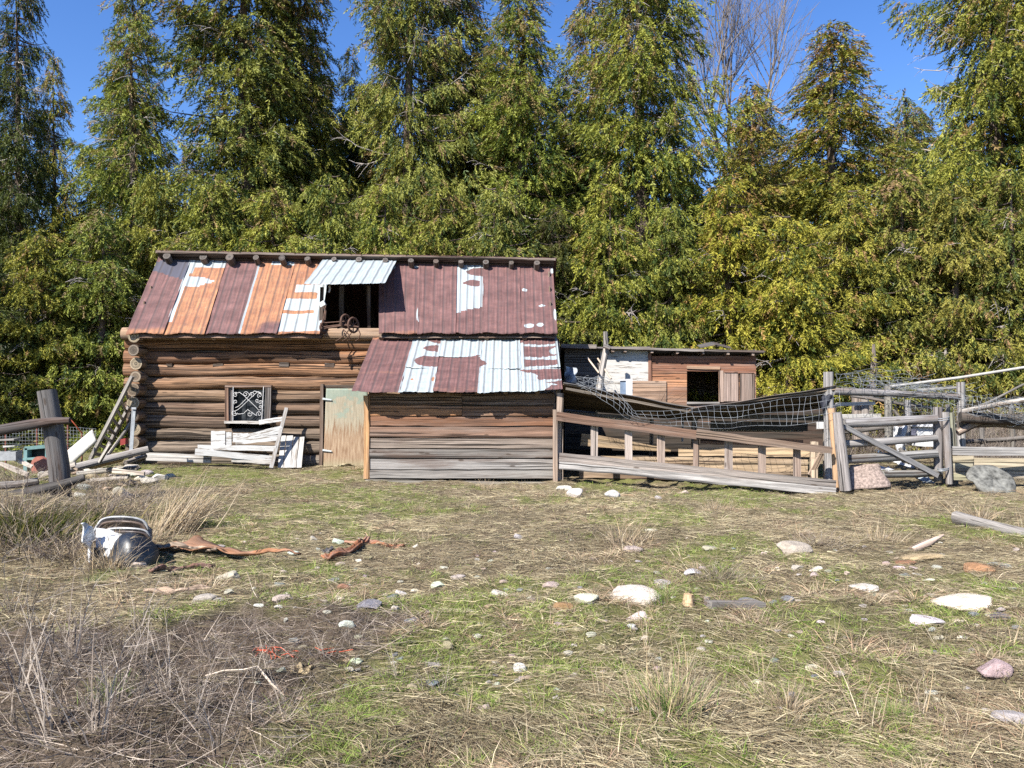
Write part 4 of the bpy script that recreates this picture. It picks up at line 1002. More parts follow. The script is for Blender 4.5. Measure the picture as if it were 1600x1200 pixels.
# hog wire: (vertical count, horizontal count) between polylines
def poly(pts, t):
    L = [0]
    for a, b in zip(pts, pts[1:]): L.append(L[-1] + math.dist(a[:2], b[:2]))
    s = t * L[-1]
    for i in range(len(pts) - 1):
        if s <= L[i + 1] or i == len(pts) - 2:
            k = (s - L[i]) / (L[i + 1] - L[i] + 1e-9); return [pts[i][j] + (pts[i + 1][j] - pts[i][j]) * k for j in range(3)]
def netting(top, bot, nv_, nh, r=.003, wob=1.0, seed=1):
    m_ = MB(); rs = random.Random(seed); f = [rs.uniform(0, 6) for _ in range(6)]
    def pt(u, v):
        a = poly(top, u); b = poly(bot, u); px = a[0] + (b[0] - a[0]) * v; py = a[1] + (b[1] - a[1]) * v; Y = a[2] + (b[2] - a[2]) * v
        px += wob * (math.sin(u * 31 + f[0] + v * 2) * .8 + math.sin(v * 5 + u * 60) * .9); py += wob * (math.sin(u * 23 + v * 3 + f[1]) * .9)
        return P(px, py, Y - .10 * math.sin(v * math.pi) + .05 * wob * math.sin(u * 17 + f[2] + v * 4))
    for i in range(nv_ + 1): m_.tube([pt(i / nv_, j / 6) for j in range(7)], r, (1, 1, 1), 4, cap=False)
    for j in range(nh + 1): m_.tube([pt(i / (nv_ * 2), j / nh) for i in range(nv_ * 2 + 1)], r, (1, 1, 1), 4, cap=False)
    return m_
def tangle(m_, cx, cy, rx, ry, Y, n_, r=.0026, seed=3, dY=.35):
    rs = random.Random(seed)
    for _ in range(n_):
        x0 = cx + rs.uniform(-1, .6) * rx; y0 = cy + rs.uniform(-1, 1) * ry; ln = rs.uniform(.4, 1.3) * rx; am = rs.uniform(-.8, .8) * ry; a0 = rs.uniform(-.25, .35); yy = Y + rs.uniform(-dY, dY); ph = rs.uniform(0, 6)
        m_.tube([P(x0 + ln * k / 8, y0 + am * math.sin(k / 8 * math.pi + ph * .2) + a0 * ln * k / 8, yy + .1 * math.sin(k + ph)) for k in range(9)], r, (1, 1, 1), 4, cap=False)
m_ = netting([(898, 590, 14.4), (940, 592, 14.2), (962, 600, 14.15), (978, 632, 14.1), (990, 644, 14.1), (1035, 641, 14.0), (1085, 637, 13.9), (1140, 633, 13.8), (1200, 628, 13.6), (1262, 619, 13.5), (1312, 610, 13.3)],
             [(905, 600, 14.2), (935, 620, 14.1), (960, 641, 14.0), (978, 652, 13.95), (995, 657, 13.9), (1045, 667, 13.85), (1090, 667, 13.8), (1145, 669, 13.7), (1200, 665, 13.5), (1262, 662, 13.4), (1312, 657, 13.2)], 40, 4, .0023, 1.8)
tangle(m_, 922, 598, 26, 8, 14.6, 26, seed=5)
tag(m_.build('wire_netting', WIRE), 'sagging square wire netting draped along the shelter roof edge', 'wire netting')

#@@SECTION gate
# ------------------------------------------------------------------ gate and pens at the right
def pole(name, pts, r, t, label, cat, mat=GREYWOOD, n=9, wob=.07, group=None, et=None):
    m_ = MB(); m_.tube(pts, r, t, n, wob, et); return tag(m_.build(name, mat), label, cat, group)
def plank(name, a, b, w_, t_, tint, label, cat, mat=GREYWOOD, up=(0, 0, 1), group=None, rag=.006, w2=None):
    m_ = MB(); m_.board(a, b, w_, t_, tint, up, rag=rag, w2=w2); return tag(m_.build(name, mat), label, cat, group)
pole('fence_post', [P(1297, 768, 13.6), P(1295, 660, 13.6), P(1294.5, 581, 13.6)], [.085, .08, .08], (.50, .47, .45), 'tall pale post at the right end of the shelter', 'post')
pole('fence_post', [P(1311, 769, 13.3), P(1305, 690, 13.3), P(1299, 638, 13.3)], [.09, .08, .07], (.44, .28, .16), 'orange brown split post between the two grey ones', 'post', WOOD, wob=.2)
gp_ = pole('gate_post', [P(1321, 766, 13.15), P(1314, 700, 13.15), P(1308, 645, 13.15)], [.095, .09, .075], (.40, .36, .34), 'leaning grey post holding the gate at its left', 'post')
gt_ = thing('gate', 'grey wooden pole gate with one long diagonal board', 'gate', P(1390, 748, 13.6))
for a, b, r, t in (((1318, 661.5), (1462, 655), .088, (.38, .36, .35)), ((1318, 694), (1462, 684), .068, (.34, .32, .305)), ((1322, 718), (1462, 709), .085, (.31, .30, .285)), ((1378, 741), (1468, 739), .07, (.33, .32, .29))):
    m_ = MB(); m_.tube([P(*a, 13.5), P((a[0] + b[0]) / 2, (a[1] + b[1]) / 2 + .6, 13.65), P(*b, 13.9)], [r * .95, r, r * .9], t, 9, .1); m_.build('rail', GREYWOOD, gt_)
m_ = MB(); m_.board(P(1318, 666, 13.35), P(1465, 743, 13.75), .085, .05, (.36, .35, .345), rag=.006); m_.build('diagonal_board', GREYWOOD, gt_)
pole('fence_post', [P(1466.5, 750, 14.0), P(1466, 690, 14.0), P(1464.5, 636, 14.0)], .075, (.33, .30, .29), 'grey post closing the gate, left of the wired one', 'post', wob=.12)
pole('fence_post', [P(1483, 756, 13.9), P(1480, 690, 13.9), P(1477, 644, 13.9)], .062, (.46, .43, .41), 'paler post wired to the gate closing post', 'post', wob=.12)
pole('fence_post', [P(1490, 700, 14.2), P(1486, 645, 14.2)], .055, (.33, .33, .24), 'short greenish post beside the wired gate post', 'post', wob=.1)
m_ = MB()
for py in (652, 655, 731, 733, 734):
    m_.tube([P(1474 + 9.5 * math.cos(a) , py + 2 * math.sin(a) - 1.2 * math.cos(a), 13.9 - .14 * math.sin(a)) for a in np.linspace(0, 6.28, 18)], .008, (1, 1, 1), 5, cap=False)
tag(m_.build('wire_binding', WIRE), 'twisted bright wire binding the two gate posts', 'wire')
pole('fence_rail', [P(1302, 611.5, 14.3), P(1400, 615, 14.6), P(1502, 621, 15.0)], [.07, .065, .06], (.36, .34, .33), 'long grey pole carrying netting above the gate', 'rail')
plank('board', P(1306, 632, 14.6), P(1367, 630, 14.6), .065, .03, (.74, .72, .69), 'upper white board between the pens', 'board', PAINT)
plank('board', P(1312, 651, 14.9), P(1376, 649, 15.0), .07, .03, (.66, .63, .59), 'lower white board between the pens', 'board', PAINT)
plank('board', P(1276, 665, 13.9), P(1300, 664, 13.9), .12, .03, (.72, .71, .69), 'short white board behind the tall pale post', 'board', PAINT)
plank('board', P(1310, 657, 14.6), P(1342, 657, 14.6), .05, .03, (.4, .38, .36), 'short grey board behind the gate rails', 'board')
for k, (px, y0, y1, Y, r, t, lb) in enumerate(((1389, 625, 690, 15.4, .075, (.36, .34, .30), 'grey pen post behind the left half of the gate'), (1419, 625, 692, 15.4, .06, (.42, .41, .41), 'pale pen post behind the middle of the gate'),
    (1340, 607, 690, 16.5, .11, (.35, .28, .23), 'wide brown post far behind the gate'), (1352, 610, 680, 16.4, .08, (.38, .33, .29), 'post right of the wide brown one behind the gate'), (1502, 597, 700, 15.0, .075, (.45, .43, .41), 'tall grey post right of the gate carrying the pole end'),
    (1482, 632, 700, 15.2, .04, (.36, .33, .31), 'thin stake between the gate post and the tall grey post'), (1388, 603, 630, 16.0, .07, (.33, .30, .25), 'mossy stub post holding the white pole'))):
    pole('fence_post', [P(px, y1, Y), P(px - .5, (y0 + y1) / 2, Y), P(px - 1, y0, Y)], r, t, lb, 'post')
pole('white_pole', [P(1391, 604, 16.0), P(1500, 590, 15.0), P(1620, 571, 14.0)], [.03, .027, .025], (.52, .50, .46), 'long white pole slanting up to the right edge', 'pole', TINTED, wob=.03)
pole('fence_rail', [P(1505, 643, 14.4), P(1560, 632, 14.0), P(1620, 622, 13.6)], [.05, .045, .045], (.62, .57, .50), 'pale pole slanting up to the right edge below the white one', 'pole')
pole('fence_rail', [P(1432, 610, 15.8), P(1502, 605, 15.4)], [.035, .03], (.33, .31, .28), 'thin pole resting on the tall grey post', 'pole')
pole('fence_rail', [P(1500, 652, 14.4), P(1560, 655, 14.3), P(1625, 656, 14.2)], .10, (.08, .07, .06), 'dark upper rail of the right hand fence', 'rail', DARKWOOD)
pole('fence_rail', [P(1497, 663, 14.6), P(1560, 661, 14.5), P(1625, 668, 14.4)], .08, (.30, .25, .2), 'brown pole under the dark upper rail', 'rail')
pole('fence_rail', [P(1496, 676, 14.5), P(1515, 666, 14.5), P(1530, 660, 14.5)], .06, (.25, .19, .15), 'short broken limb by the tall grey post', 'pole', WOOD, wob=.2)
plank('fence_board', P(1488, 704, 13.7), P(1625, 706, 13.3), .14, .04, (.44, .42, .40), 'long grey board of the right hand fence', 'board')
pb = thing('stacked_boards', 'stack of short plywood coloured boards under the right hand fence board', 'boards', P(1504, 748, 14.0))
for k in range(4):
    m_ = MB(); m_.board(P(1487, 717 + k * 9.5, 14.0), P(1520 - k, 717 + k * 9.5, 14.0), .105, .05, [(.36, .31, .22), (.33, .30, .22), (.36, .32, .22), (.33, .31, .2)][k], rag=.004); m_.build('plank', WOOD, pb)
plank('board', P(1518, 731, 14.05), P(1625, 733, 13.6), .36, .03, (.33, .28, .20), 'wide weathered olive board behind the round stone disc', 'board', WOOD)
# stone disc
dc = MB(); c = onground(1554, 768) + Vector((0, .1, .15))
def dfn(u, v):
    a = u * 2 * math.pi; r = .31 * math.sin(min(v, .999) * math.pi / 2) ** .6; z = .02 * math.cos(v * math.pi / 2) ** .5 + .008 * math.sin(7 * a) * v * (1 - v) * 4
    r *= 1 + .02 * math.sin(3 * a) + .012 * math.sin(7 * a + 1)
    q = Vector((r * math.cos(a), r * math.sin(a), z + (.006 * math.sin(5 * a + v * 9)) * v)); q = Matrix.Rotation(math.radians(38), 3, 'X') @ q; return c + q
dc.grid(dfn, 40, 10, (.25, .25, .23)); o = dc.build('round_disc', mat_simple('lichened_concrete', (.12, .118, .105), .9, 0, .8, 9)); o.modifiers.new('t', 'SOLIDIFY').thickness = .07
tag(o, 'lichened grey round disc tipped against the right hand fence', 'stone disc')
m_ = MB(); m_.grid(lambda u, v: P(1327 + 44 * u + 22 * u * v + 1.5 * math.sin(v * 9 + 1) * u, 727 - 2 * u + 39 * v - 3 * u * v, 13.55 - .2 * v) + Vector((0, .015 * math.sin(u * 7), 0)), 10, 10, (.26, .205, .175), gs=.4); o = m_.build('chipboard_sheet', mat_simple('speckled_chipboard', (.22, .17, .145), .9, 0, .7, 26)); o.modifiers.new('t', 'SOLIDIFY').thickness = .02; tag(o, 'speckled pinkish board leaning under the left half of the gate', 'board')
for a, b, Ya, Yb_, r, cc, lb in (((1330, 618), (1475, 640), 16.2, 16.0, .035, (.2, .18, .16), 'thin pole crossing behind the netting above the gate'), ((1396, 640), (1440, 700), 15.8, 15.5, .03, (.2, .18, .15), 'thin pole leaning in the pen behind the gate'), ((1375, 668), (1500, 664), 16.4, 16.2, .05, (.22, .2, .18), 'far rail behind the gate'), ((1305, 676), (1380, 668), 16.0, 16.2, .045, (.2, .18, .16), 'far lower rail behind the left half of the gate'),
                        ((1510, 690), (1625, 682), 16.0, 15.8, .05, (.2, .18, .16), 'far rail of the right hand pen'), ((1535, 700), (1532, 632), 16.0, 16.0, .05, (.2, .18, .16), 'thin post in the right hand pen'), ((1583, 702), (1580, 628), 15.9, 15.9, .05, (.22, .2, .17), 'post near the right edge behind the fence'), ((1520, 640), (1600, 600), 16.5, 16.0, .025, (.25, .23, .2), 'thin slanting pole over the right hand pen'), ((1445, 742), (1405, 700), 14.6, 14.9, .03, (.22, .2, .18), 'stick propped behind the lower gate rails')):
    pole('thin_pole', [P(*a, Ya), P((a[0] + b[0]) / 2, (a[1] + b[1]) / 2 + 1, (Ya + Yb_) / 2), P(*b, Yb_)], r, cc, lb, 'pole', wob=.15)
wbx = thing('white_tub', 'white plastic tub standing in the pen behind the gate', 'tub', P(1432, 705, 15.6))
m_ = MB(); m_.board(P(1424, 680, 15.4), P(1460, 680, 15.4), .40, .5, (.78, .79, .80), seg=3, rag=.01); m_.build('tub_body', TINTED, wbx); m_ = MB(); m_.board(P(1422, 664, 15.35), P(1462, 664, 15.35), .05, .56, (.82, .82, .83), seg=3, rag=.004); m_.build('rim', TINTED, wbx); m_ = MB(); m_.board(P(1424, 675, 15.12), P(1431, 675, 15.12), .12, .02, (.15, .15, .2), seg=1); m_.build('opening', TINTED, wbx)
m_ = MB(); m_.grid(lambda u, v: P(1397 + 18 * u + 3 * v, 666 + 40 * v, 15.3) + Vector((0, .08 * math.sin(u * 5 + v * 4), .02 * math.sin(u * 9))), 8, 10, (.75, .75, .76)); o = m_.build('white_sheet', TINTED); o.modifiers.new('t', 'SOLIDIFY').thickness = .01; tag(o, 'upright white sheet between two pen posts behind the gate', 'sheet')
pole('stick', [P(1404, 680, 15.2), P(1407, 668, 15.2)], .03, (.35, .33, .3), 'short stick leaning on the white sheet', 'stick')
for px, py, w_, h_, cc, lb in ((1387, 733, 22, 5, (.6, .62, .66), 'crumpled pale tarpaulin scrap under the gate'), (1378, 706, 12, 4, (.12, .33, .62), 'small blue plastic scrap behind the gate'), (1410, 724, 12, 7, (.78, .78, .78), 'white triangular scrap under the gate'), (1425, 729, 14, 6, (.74, .74, .74), 'white scrap right of the triangular one'), (1453, 751, 18, 12, (.45, .5, .52), 'grey pail lid at the foot of the gate post')):
    p = onground(px, py + h_ / 2); m_ = MB(); m_.grid(lambda u, v: p + Vector(((u - .5) * w_ * p.y / F, v * .25, .01 + h_ * p.y / F * (v * .8) + .02 * math.sin(u * 8 + v * 5))), 6, 5, cc); o = m_.build('scrap', TINTED); o.modifiers.new('t', 'SOLIDIFY').thickness = .008; tag(o, lb, 'scrap')
m_ = netting([(1304, 583, 14.2), (1345, 583, 14.6), (1400, 592, 14.9), (1460, 606, 15), (1505, 616, 15)], [(1306, 606, 14.0), (1345, 606, 14.2), (1400, 612, 14.6), (1460, 618, 14.8), (1505, 622, 14.9)], 22, 3, .0028, 2.2, 4)
tangle(m_, 1370, 598, 60, 14, 14.8, 46, seed=8); tangle(m_, 1450, 614, 55, 9, 15.0, 40, seed=9)
tag(m_.build('wire_netting', WIRE), 'tangled wire netting heaped over the long grey pole', 'wire netting')
m_ = netting([(1395, 622, 14.9), (1440, 622, 14.9), (1500, 622, 14.9)], [(1400, 648, 14.9), (1440, 652, 14.9), (1496, 652, 14.9)], 12, 4, .0028, 1.2, 6)
tag(m_.build('wire_netting', WIRE), 'upright square netting behind the upper right corner of the gate', 'wire netting')
m_ = netting([(1505, 620, 14.1), (1550, 622, 14.0), (1620, 622, 13.9)], [(1505, 645, 14.0), (1550, 652, 14.0), (1620, 668, 13.8)], 16, 4, .0028, 2.0, 7)
tangle(m_, 1560, 634, 55, 14, 14.0, 30, seed=12); tangle(m_, 1590, 655, 20, 8, 14.0, 14, seed=13)
tag(m_.build('wire_netting', WIRE), 'crushed wire netting hanging on the right hand fence', 'wire netting')
m_ = MB(); m_.grid(lambda u, v: P(1283 + 22 * u, 622 + 26 * v * (1 - .4 * abs(u - .5)) - 6 * math.sin(u * 3.14), 13.55) + Vector((0, .06 * math.sin(u * 7 + v * 5), 0)), 8, 8, (.025, .027, .04)); o = m_.build('black_plastic', TINTED); o.modifiers.new('t', 'SOLIDIFY').thickness = .005; tag(o, 'black plastic rag wrapped round the tall pale post', 'plastic rag')

#@@SECTION pickets
# ------------------------------------------------------------------ white picket pieces against the log wall
pk = thing('picket_section', 'broken white picket section leaning on the log wall under the window', 'picket fence', P(385, 730, 16.1))
WP = (.68, .67, .65)
def pkb(a, b, ya, yb2, w_, w2=None, tt=WP, nm='picket', up=(0, 0, 1)):
    m_ = MB(); m_.board(P(*a, ya), P(*b, yb2), w_, .022, tt, rag=.007, w2=w2, up=up, seg=6); m_.build(nm, PAINT, pk)
pkb((309, 699), (432, 701), 15.98, 15.96, .10); pkb((305, 706), (429, 717), 15.95, 15.93, .12)
pkb((368, 690), (436, 684), 16.05, 16.05, .11); pkb((380, 684), (441, 668), 16.1, 16.08, .09); pkb((378, 688), (441, 674), 16.12, 16.06, .05)
pkb((405, 660), (445, 654), 16.3, 16.2, .09)
pkb((330, 686), (352, 686), 16.14, 16.14, .32, tt=(.72, .71, .69)); pkb((353, 687), (362, 687), 16.16, 16.16, .30, tt=(.66, .65, .63)); pkb((364, 684), (388, 684), 16.17, 16.17, .18, tt=(.64, .63, .61))
pkb((448, 637), (424, 731), 16.2, 15.85, .075, nm='stile', tt=(.46, .44, .42), up=(1, 0, 0)); pkb((334, 706), (352, 700), 15.99, 15.99, .05); pkb((362, 718), (424, 722), 15.98, 15.9, .09, tt=(.5, .47, .43))
pkl = thing('leaning_planks', 'short white planks stood upright against the logs right of the pickets', 'planks', P(455, 730, 16.2))
for px, w_, y0 in ((441, .10, 681), (451, .13, 681), (461, .11, 683), (470, .10, 683)):
    m_ = MB(); m_.board(P(px + 2, y0, 16.42), P(px - 3, 731, 16.0), w_, .022, random.choice([(.64, .62, .60), (.58, .56, .53)]), up=(1, 0, 0), rag=.004); m_.build('plank', PAINT, pkl)
plank('ground_board', P(229, 713, 16.25), P(330, 717, 16.1), .16, .04, (.50, .47, .43), 'pale sill board lying along the foot of the log wall', 'board')

#@@SECTION leftside
# ------------------------------------------------------------------ left fence, ladder and scrap
Yf = 11.2
pole('fence_post', [P(97, 800, Yf), P(92, 730, Yf), P(82, 660, Yf), P(73, 610, Yf)], [.135, .135, .13, .125], (.15, .14, .135), 'thick grey leaning fence post at the left', 'post', n=14, wob=.05, et=(.3, .28, .25))
pole('fence_rail', [P(-40, 676, 11.15), P(0, 672, 11.1), P(50, 663, 11.0), P(85, 658, 11.0), P(110, 657, 11.0)], [.075, .075, .07, .055, .045], (.07, .062, .06), 'dark grey upper rail nailed to the leaning post', 'rail', DARKWOOD, n=10)
pole('fence_rail', [P(-40, 792, 10.9), P(0, 780, 10.9), P(60, 766, 10.95), P(100, 756, 11.0), P(132, 746, 11.1)], [.075, .08, .075, .065, .05], (.075, .068, .062), 'dark grey lower rail passing in front of the leaning post', 'rail', DARKWOOD, n=10)
pole('fence_rail', [P(-20, 760, 11.6), P(30, 757, 11.6), P(60, 752, 11.7)], .06, (.25, .23, .21), 'short rail above the lower rail at the left edge', 'rail')
pole('fence_brace', [P(3, 777, 10.7), P(35, 789, 10.5), P(70, 804, 10.2)], [.045, .04, .03], (.06, .05, .045), 'thin brace slanting down from the lower rail', 'brace', DARKWOOD)
m_ = netting([(-20, 667, 15.5), (60, 667, 15.5), (125, 668, 15.5), (150, 670, 15.5)], [(-20, 704, 15.5), (60, 704, 15.5), (125, 704, 15.5), (150, 700, 15.5)], 34, 7, .0018, .3, 2)
tag(m_.build('wire_fence', WIRE), 'fine square wire fence behind the thick leaning post', 'wire fence')
for px, h_ in ((9, 668), (58, 668), (106, 664), (128, 674)):
    pole('steel_stake', [P(px, 735, 15.5), P(px, h_, 15.5)], .018, (.28, .10, .07), 'thin rust red steel stake of the wire fence', 'stake', TINTED, 6, 0, 'steel stakes of the wire fence')
pole('orange_cord', [P(110, 655, 11.0), P(118, 664, 11.0), P(129, 678, 11.1)], .008, (.55, .12, .05), 'orange cord hanging from the end of the upper rail', 'cord', TINTED, 5, 0)
# ladder
ld = thing('ladder', 'weathered grey wooden ladder leaning on the corner of the log barn', 'ladder', P(145, 720, 16))
A0, A1 = P(141, 718, 15.95), P(207, 588, 16.0); B0, B1 = P(158, 720, 16.35), P(214, 612, 16.45)
for a, b in ((A0, A1), (B0, B1)):
    m_ = MB(); m_.board(a, b, .055, .085, (.46, .42, .37), up=(1, 0, 1), rag=.003); m_.build('side_rail', GREYWOOD, ld)
for k in range(9):
    t = (k + .7) / 9.3; m_ = MB(); m_.board(A0.lerp(A1, t), B0.lerp(B1, t * .97), .06, .025, (.42, .37, .31)); m_.build('rung', WOOD, ld)
pole('leaning_rail', [P(166, 715, 15.9), P(190, 682, 16.1), P(212, 648, 16.4)], .035, (.50, .45, .40), 'thin pale pole leaning beside the ladder foot', 'pole')
ms = thing('metal_stake', 'galvanised angle stake standing before the barn corner', 'stake', P(206, 708, 15.2)); m_ = MB(); m_.board(P(205, 710, 15.2), P(210, 637, 15.2), .055, .01, (.45, .48, .50), up=(1, 0, 0), rag=0); m_.board(P(203, 710, 15.22), P(207.5, 637, 15.22), .01, .05, (.5, .52, .54), up=(1, 0, 0), rag=0); m_.board(P(206, 638, 15.18), P(213, 638, 15.18), .04, .03, (.5, .52, .54), seg=1, rag=0); m_.build('angle_bar', TINTED, ms)
m_ = MB(); m_.grid(lambda u, v: P(106, 706, 15.3).lerp(P(146, 673, 15.5), u).lerp(P(112, 727, 15.2).lerp(P(152, 690, 15.35), u), v), 6, 4, (.66, .63, .56)); o = m_.build('propped_board', TINTED); o.modifiers.new('t', 'SOLIDIFY').thickness = .05; tag(o, 'cream board propped on the rubble left of the ladder', 'panel')
tf = thing('teal_cabinet', 'teal painted cabinet frame with a dark hollow behind the leaning post', 'cabinet', P(58, 735, 15.0))
m_ = MB()
m_.board(P(42, 700, 15), P(78, 697, 15), .06, .15, (.17, .30, .29)); m_.board(P(43.5, 700, 15), P(43, 736, 15), .06, .15, (.19, .33, .33), up=(1, 0, 0)); m_.board(P(76, 699, 15), P(76, 736, 15), .05, .15, (.15, .28, .27), up=(1, 0, 0)); m_.board(P(44, 716, 15), P(76, 716, 15), .04, .4, (.2, .36, .35)); m_.build('frame', TINTED, tf)
m_ = MB(); m_.board(P(44, 707, 15.1), P(76, 707, 15.1), .2, .02, (.02, .02, .02), seg=1); m_.build('hollow_shade', TINTED, tf)  # black panel painting the shade in the cabinet hollow
m_ = MB(); c = P(62, 729, 14.7); m_.tube([c + Vector((0, -.03, 0)), c + Vector((.02, .04, 0))], .19, (.40, .15, .11), 26, 0); tag(m_.build('red_disc', TINTED), 'dull red round lid in front of the teal cabinet', 'lid')
scr = [((0, 712), (30, 712), .16, .2, (.36, .37, .38), 'whitish metal scrap at the left edge'), ((10, 697), (28, 696), .03, .2, (.5, .49, .46), 'white shelf board on the scrap heap'), ((0, 688), (27, 687), .03, .2, (.34, .32, .29), 'pale upper board on the scrap heap'),
       ((14, 713), (50, 730), .06, .04, (.58, .5, .42), 'thin broken lath slanting over the scrap heap'), ((62, 740), (84, 738), .05, .08, (.6, .56, .5), 'pale lath at the foot of the leaning post'), ((30, 752), (58, 745), .09, .1, (.55, .52, .46), 'short light block before the scrap heap'),
       ((190, 690), (198, 690), .1, .1, (.38, .05, .04), 'red can behind the ladder foot')]
for a, b, w_, t_, cc, lb in scr: plank('scrap_piece', P(*a, 14.2), P(*b, 14.2), w_, t_, cc, lb, 'scrap', TINTED, rag=.015)
for i, (a, b, r, cc, lb) in enumerate([((108, 733), (232, 702), .065, (.44, .40, .36), 'long grey pole lying by the barn corner'), ((142, 728), (190, 716), .07, (.42, .30, .14), 'thick peeled yellow log among the grey poles'), ((120, 741), (215, 731), .05, (.48, .44, .38), 'lower pale pole lying before the yellow log'), ((20, 748), (120, 742), .05, (.42, .38, .33), 'pole lying behind the leaning post'), ((196, 723), (228, 712), .04, (.40, .34, .28), 'short crooked pole by the foot of the barn corner'),
                                ((60, 756), (90, 742), .07, (.30, .24, .17), 'stubby rotten log right behind the leaning post')]):
    A, B = P(*a, 13.9 + .25 * (i % 3)), P(*b, 14.6 + .2 * (i % 2)); pole('lying_pole', [A, (A + B) / 2 + Vector((0, .1, .01)), B], r, cc, lb, 'pole', WOOD if i in (1, 5) else GREYWOOD, wob=.15)
for px, py, s in ((150, 700, 30), (170, 712, 24), (186, 706, 20), (130, 722, 24), (35, 735, 22), (90, 748, 20), (212, 715, 24), (226, 722, 20)):
    pass
for px, Y, s, lb in ((25, 13.2, .8, 'low brush among the scrap at the left edge'), (125, 13.0, .6, 'low brush among the poles left of the barn')):
    X = (px - 800) / F * Y; o = obj('brush', m_bram, None, (X, Y, float(G(X, Y)))); o.scale = (s,) * 3; tag(o, lb, 'bush')
clump('dry_stalk', 'orange dry stalks standing in front of the scrap fender', 'dry stalk', 178, 886, m_stalk, .9)
rs = random.Random(21)
for k in range(16):
    px = rs.uniform(105, 232); py = rs.uniform(733, 778); stone(k, px, py, rs.uniform(12, 24), rs.uniform(8, 14), rs.choice((TN, LG, LG, WH)), 'pale stone in the rubble between the fence post and the barn corner')
for a, b, w_, cc, lb in (((60, 744), (118, 724), .07, (.34, .30, .26), 'grey broken board rising to the right behind the leaning post'), ((128, 752), (200, 746), .05, (.36, .32, .27), 'low board lying in the rubble'), ((0, 724), (44, 742), .06, (.30, .26, .22), 'brown board slanting down at the left edge'),
                      ((155, 722), (172, 694), .06, (.33, .30, .26), 'short grey board standing in the rubble by the ladder'), ((88, 716), (122, 734), .05, (.26, .20, .15), 'dark stick of wood crossing the long grey pole'), ((176, 735), (226, 740), .07, (.38, .33, .27), 'flat board end under the peeled log')):
    plank('broken_board', P(*a, 13.6), P(*b, 13.4), w_, .03, cc, lb, 'board', WOOD, rag=.012)
# scrap car fender and drum
fd = thing('scrap_fender', 'crumpled white and chrome fender shell with dark dome half sunk in dry weeds', 'scrap fender', onground(188, 880))
o0 = onground(188, 880); Yc = o0.y
def fq(px, py, dy=0): return P(px, py, Yc + dy)
m_ = MB(); m_.grid(lambda u, v: fq(212, 874, .12) + Vector((-.22 * math.cos(math.pi * u) * math.sin(v * math.pi / 2), -.26 * math.cos(v * math.pi / 2) ** .8, .27 * math.sin(math.pi * u) ** .85 * math.sin(v * math.pi / 2) + .02 * math.sin(u * 9 + v * 5) - .02)), 26, 12, (.018, .023, .033)); m_.build('dark_dome', GLOSS, fd)
def band(name, cx, cy, rx, ry, wd_, dy, cc, a0=12, a1=165, lb=None):
    m_ = MB()
    def fn(u, v):
        a = math.radians(a0 + (a1 - a0) * u); k = 1 - wd_ * v
        return fq(cx - rx * math.cos(a) * k + 1.2 * math.sin(u * 17), cy - ry * math.sin(a) ** .6 * k + .9 * math.sin(u * 11 + 2), dy + .05 * v + .02 * math.sin(u * 8))
    m_.grid(fn, 30, 4, cc); o = m_.build(name, GLOSS, fd, lb); o.modifiers.new('t', 'SOLIDIFY').thickness = .015
band('chrome_band', 190, 846, 46, 41, .10, .26, (.5, .5, .5)); band('rusted_band', 190, 848, 44, 36, .22, .20, (.16, .11, .08)); band('chrome_band', 196, 852, 42, 29, .10, .14, (.55, .55, .54)); band('rusted_band', 198, 856, 40, 28, .3, .12, (.12, .09, .075))
m_ = MB(); m_.grid(lambda u, v: fq(145 + 92 * u, 812 + 22 * abs(u - .5) ** 1.5 * 2 + 20 * v, .42 - .22 * v) + Vector((0, 0, .012 * math.sin(u * 16 + v * 3))), 24, 6, (.17, .14, .12)); o = m_.build('top_shell', GLOSS, fd, 'rusty top of the shell between the bands'); o.modifiers.new('t', 'SOLIDIFY').thickness = .012
m_ = MB(); m_.grid(lambda u, v: fq(135 - 9 * math.cos(v * 2.4) * (1 - u) + 12 * u * (1 - .6 * v), 818 + 62 * v + 6 * u * (1 - v), -.10 + .16 * u) + Vector((0, .03 * math.sin(v * 11 + u * 5), .012 * math.sin(u * 9 + v * 13))), 12, 22, (.9, .9, .88)); o = m_.build('side_panel', GLOSS, fd, 'crumpled white upright side panel'); o.modifiers.new('t', 'SOLIDIFY').thickness = .012
m_ = MB(); m_.grid(lambda u, v: fq(150 + 44 * u * (1 - .25 * v), 826 + 40 * v + 6 * u, .16 - .2 * math.sin(v * 1.5) * (.5 + .5 * u)) + Vector((0, .02 * math.sin(u * 7), 0)), 14, 12, (.85, .85, .84)); o = m_.build('front_panel', GLOSS, fd, 'white curved front panel beside the dark dome'); o.modifiers.new('t', 'SOLIDIFY').thickness = .012
m_ = MB(); m_.grid(lambda u, v: fq(146 + 44 * u, 856 + 16 * v, .02) + Vector((0, .02 * math.sin(u * 7), 0)), 8, 4, (.03, .035, .045)); o = m_.build('lower_panel', GLOSS, fd); o.modifiers.new('t', 'SOLIDIFY').thickness = .012

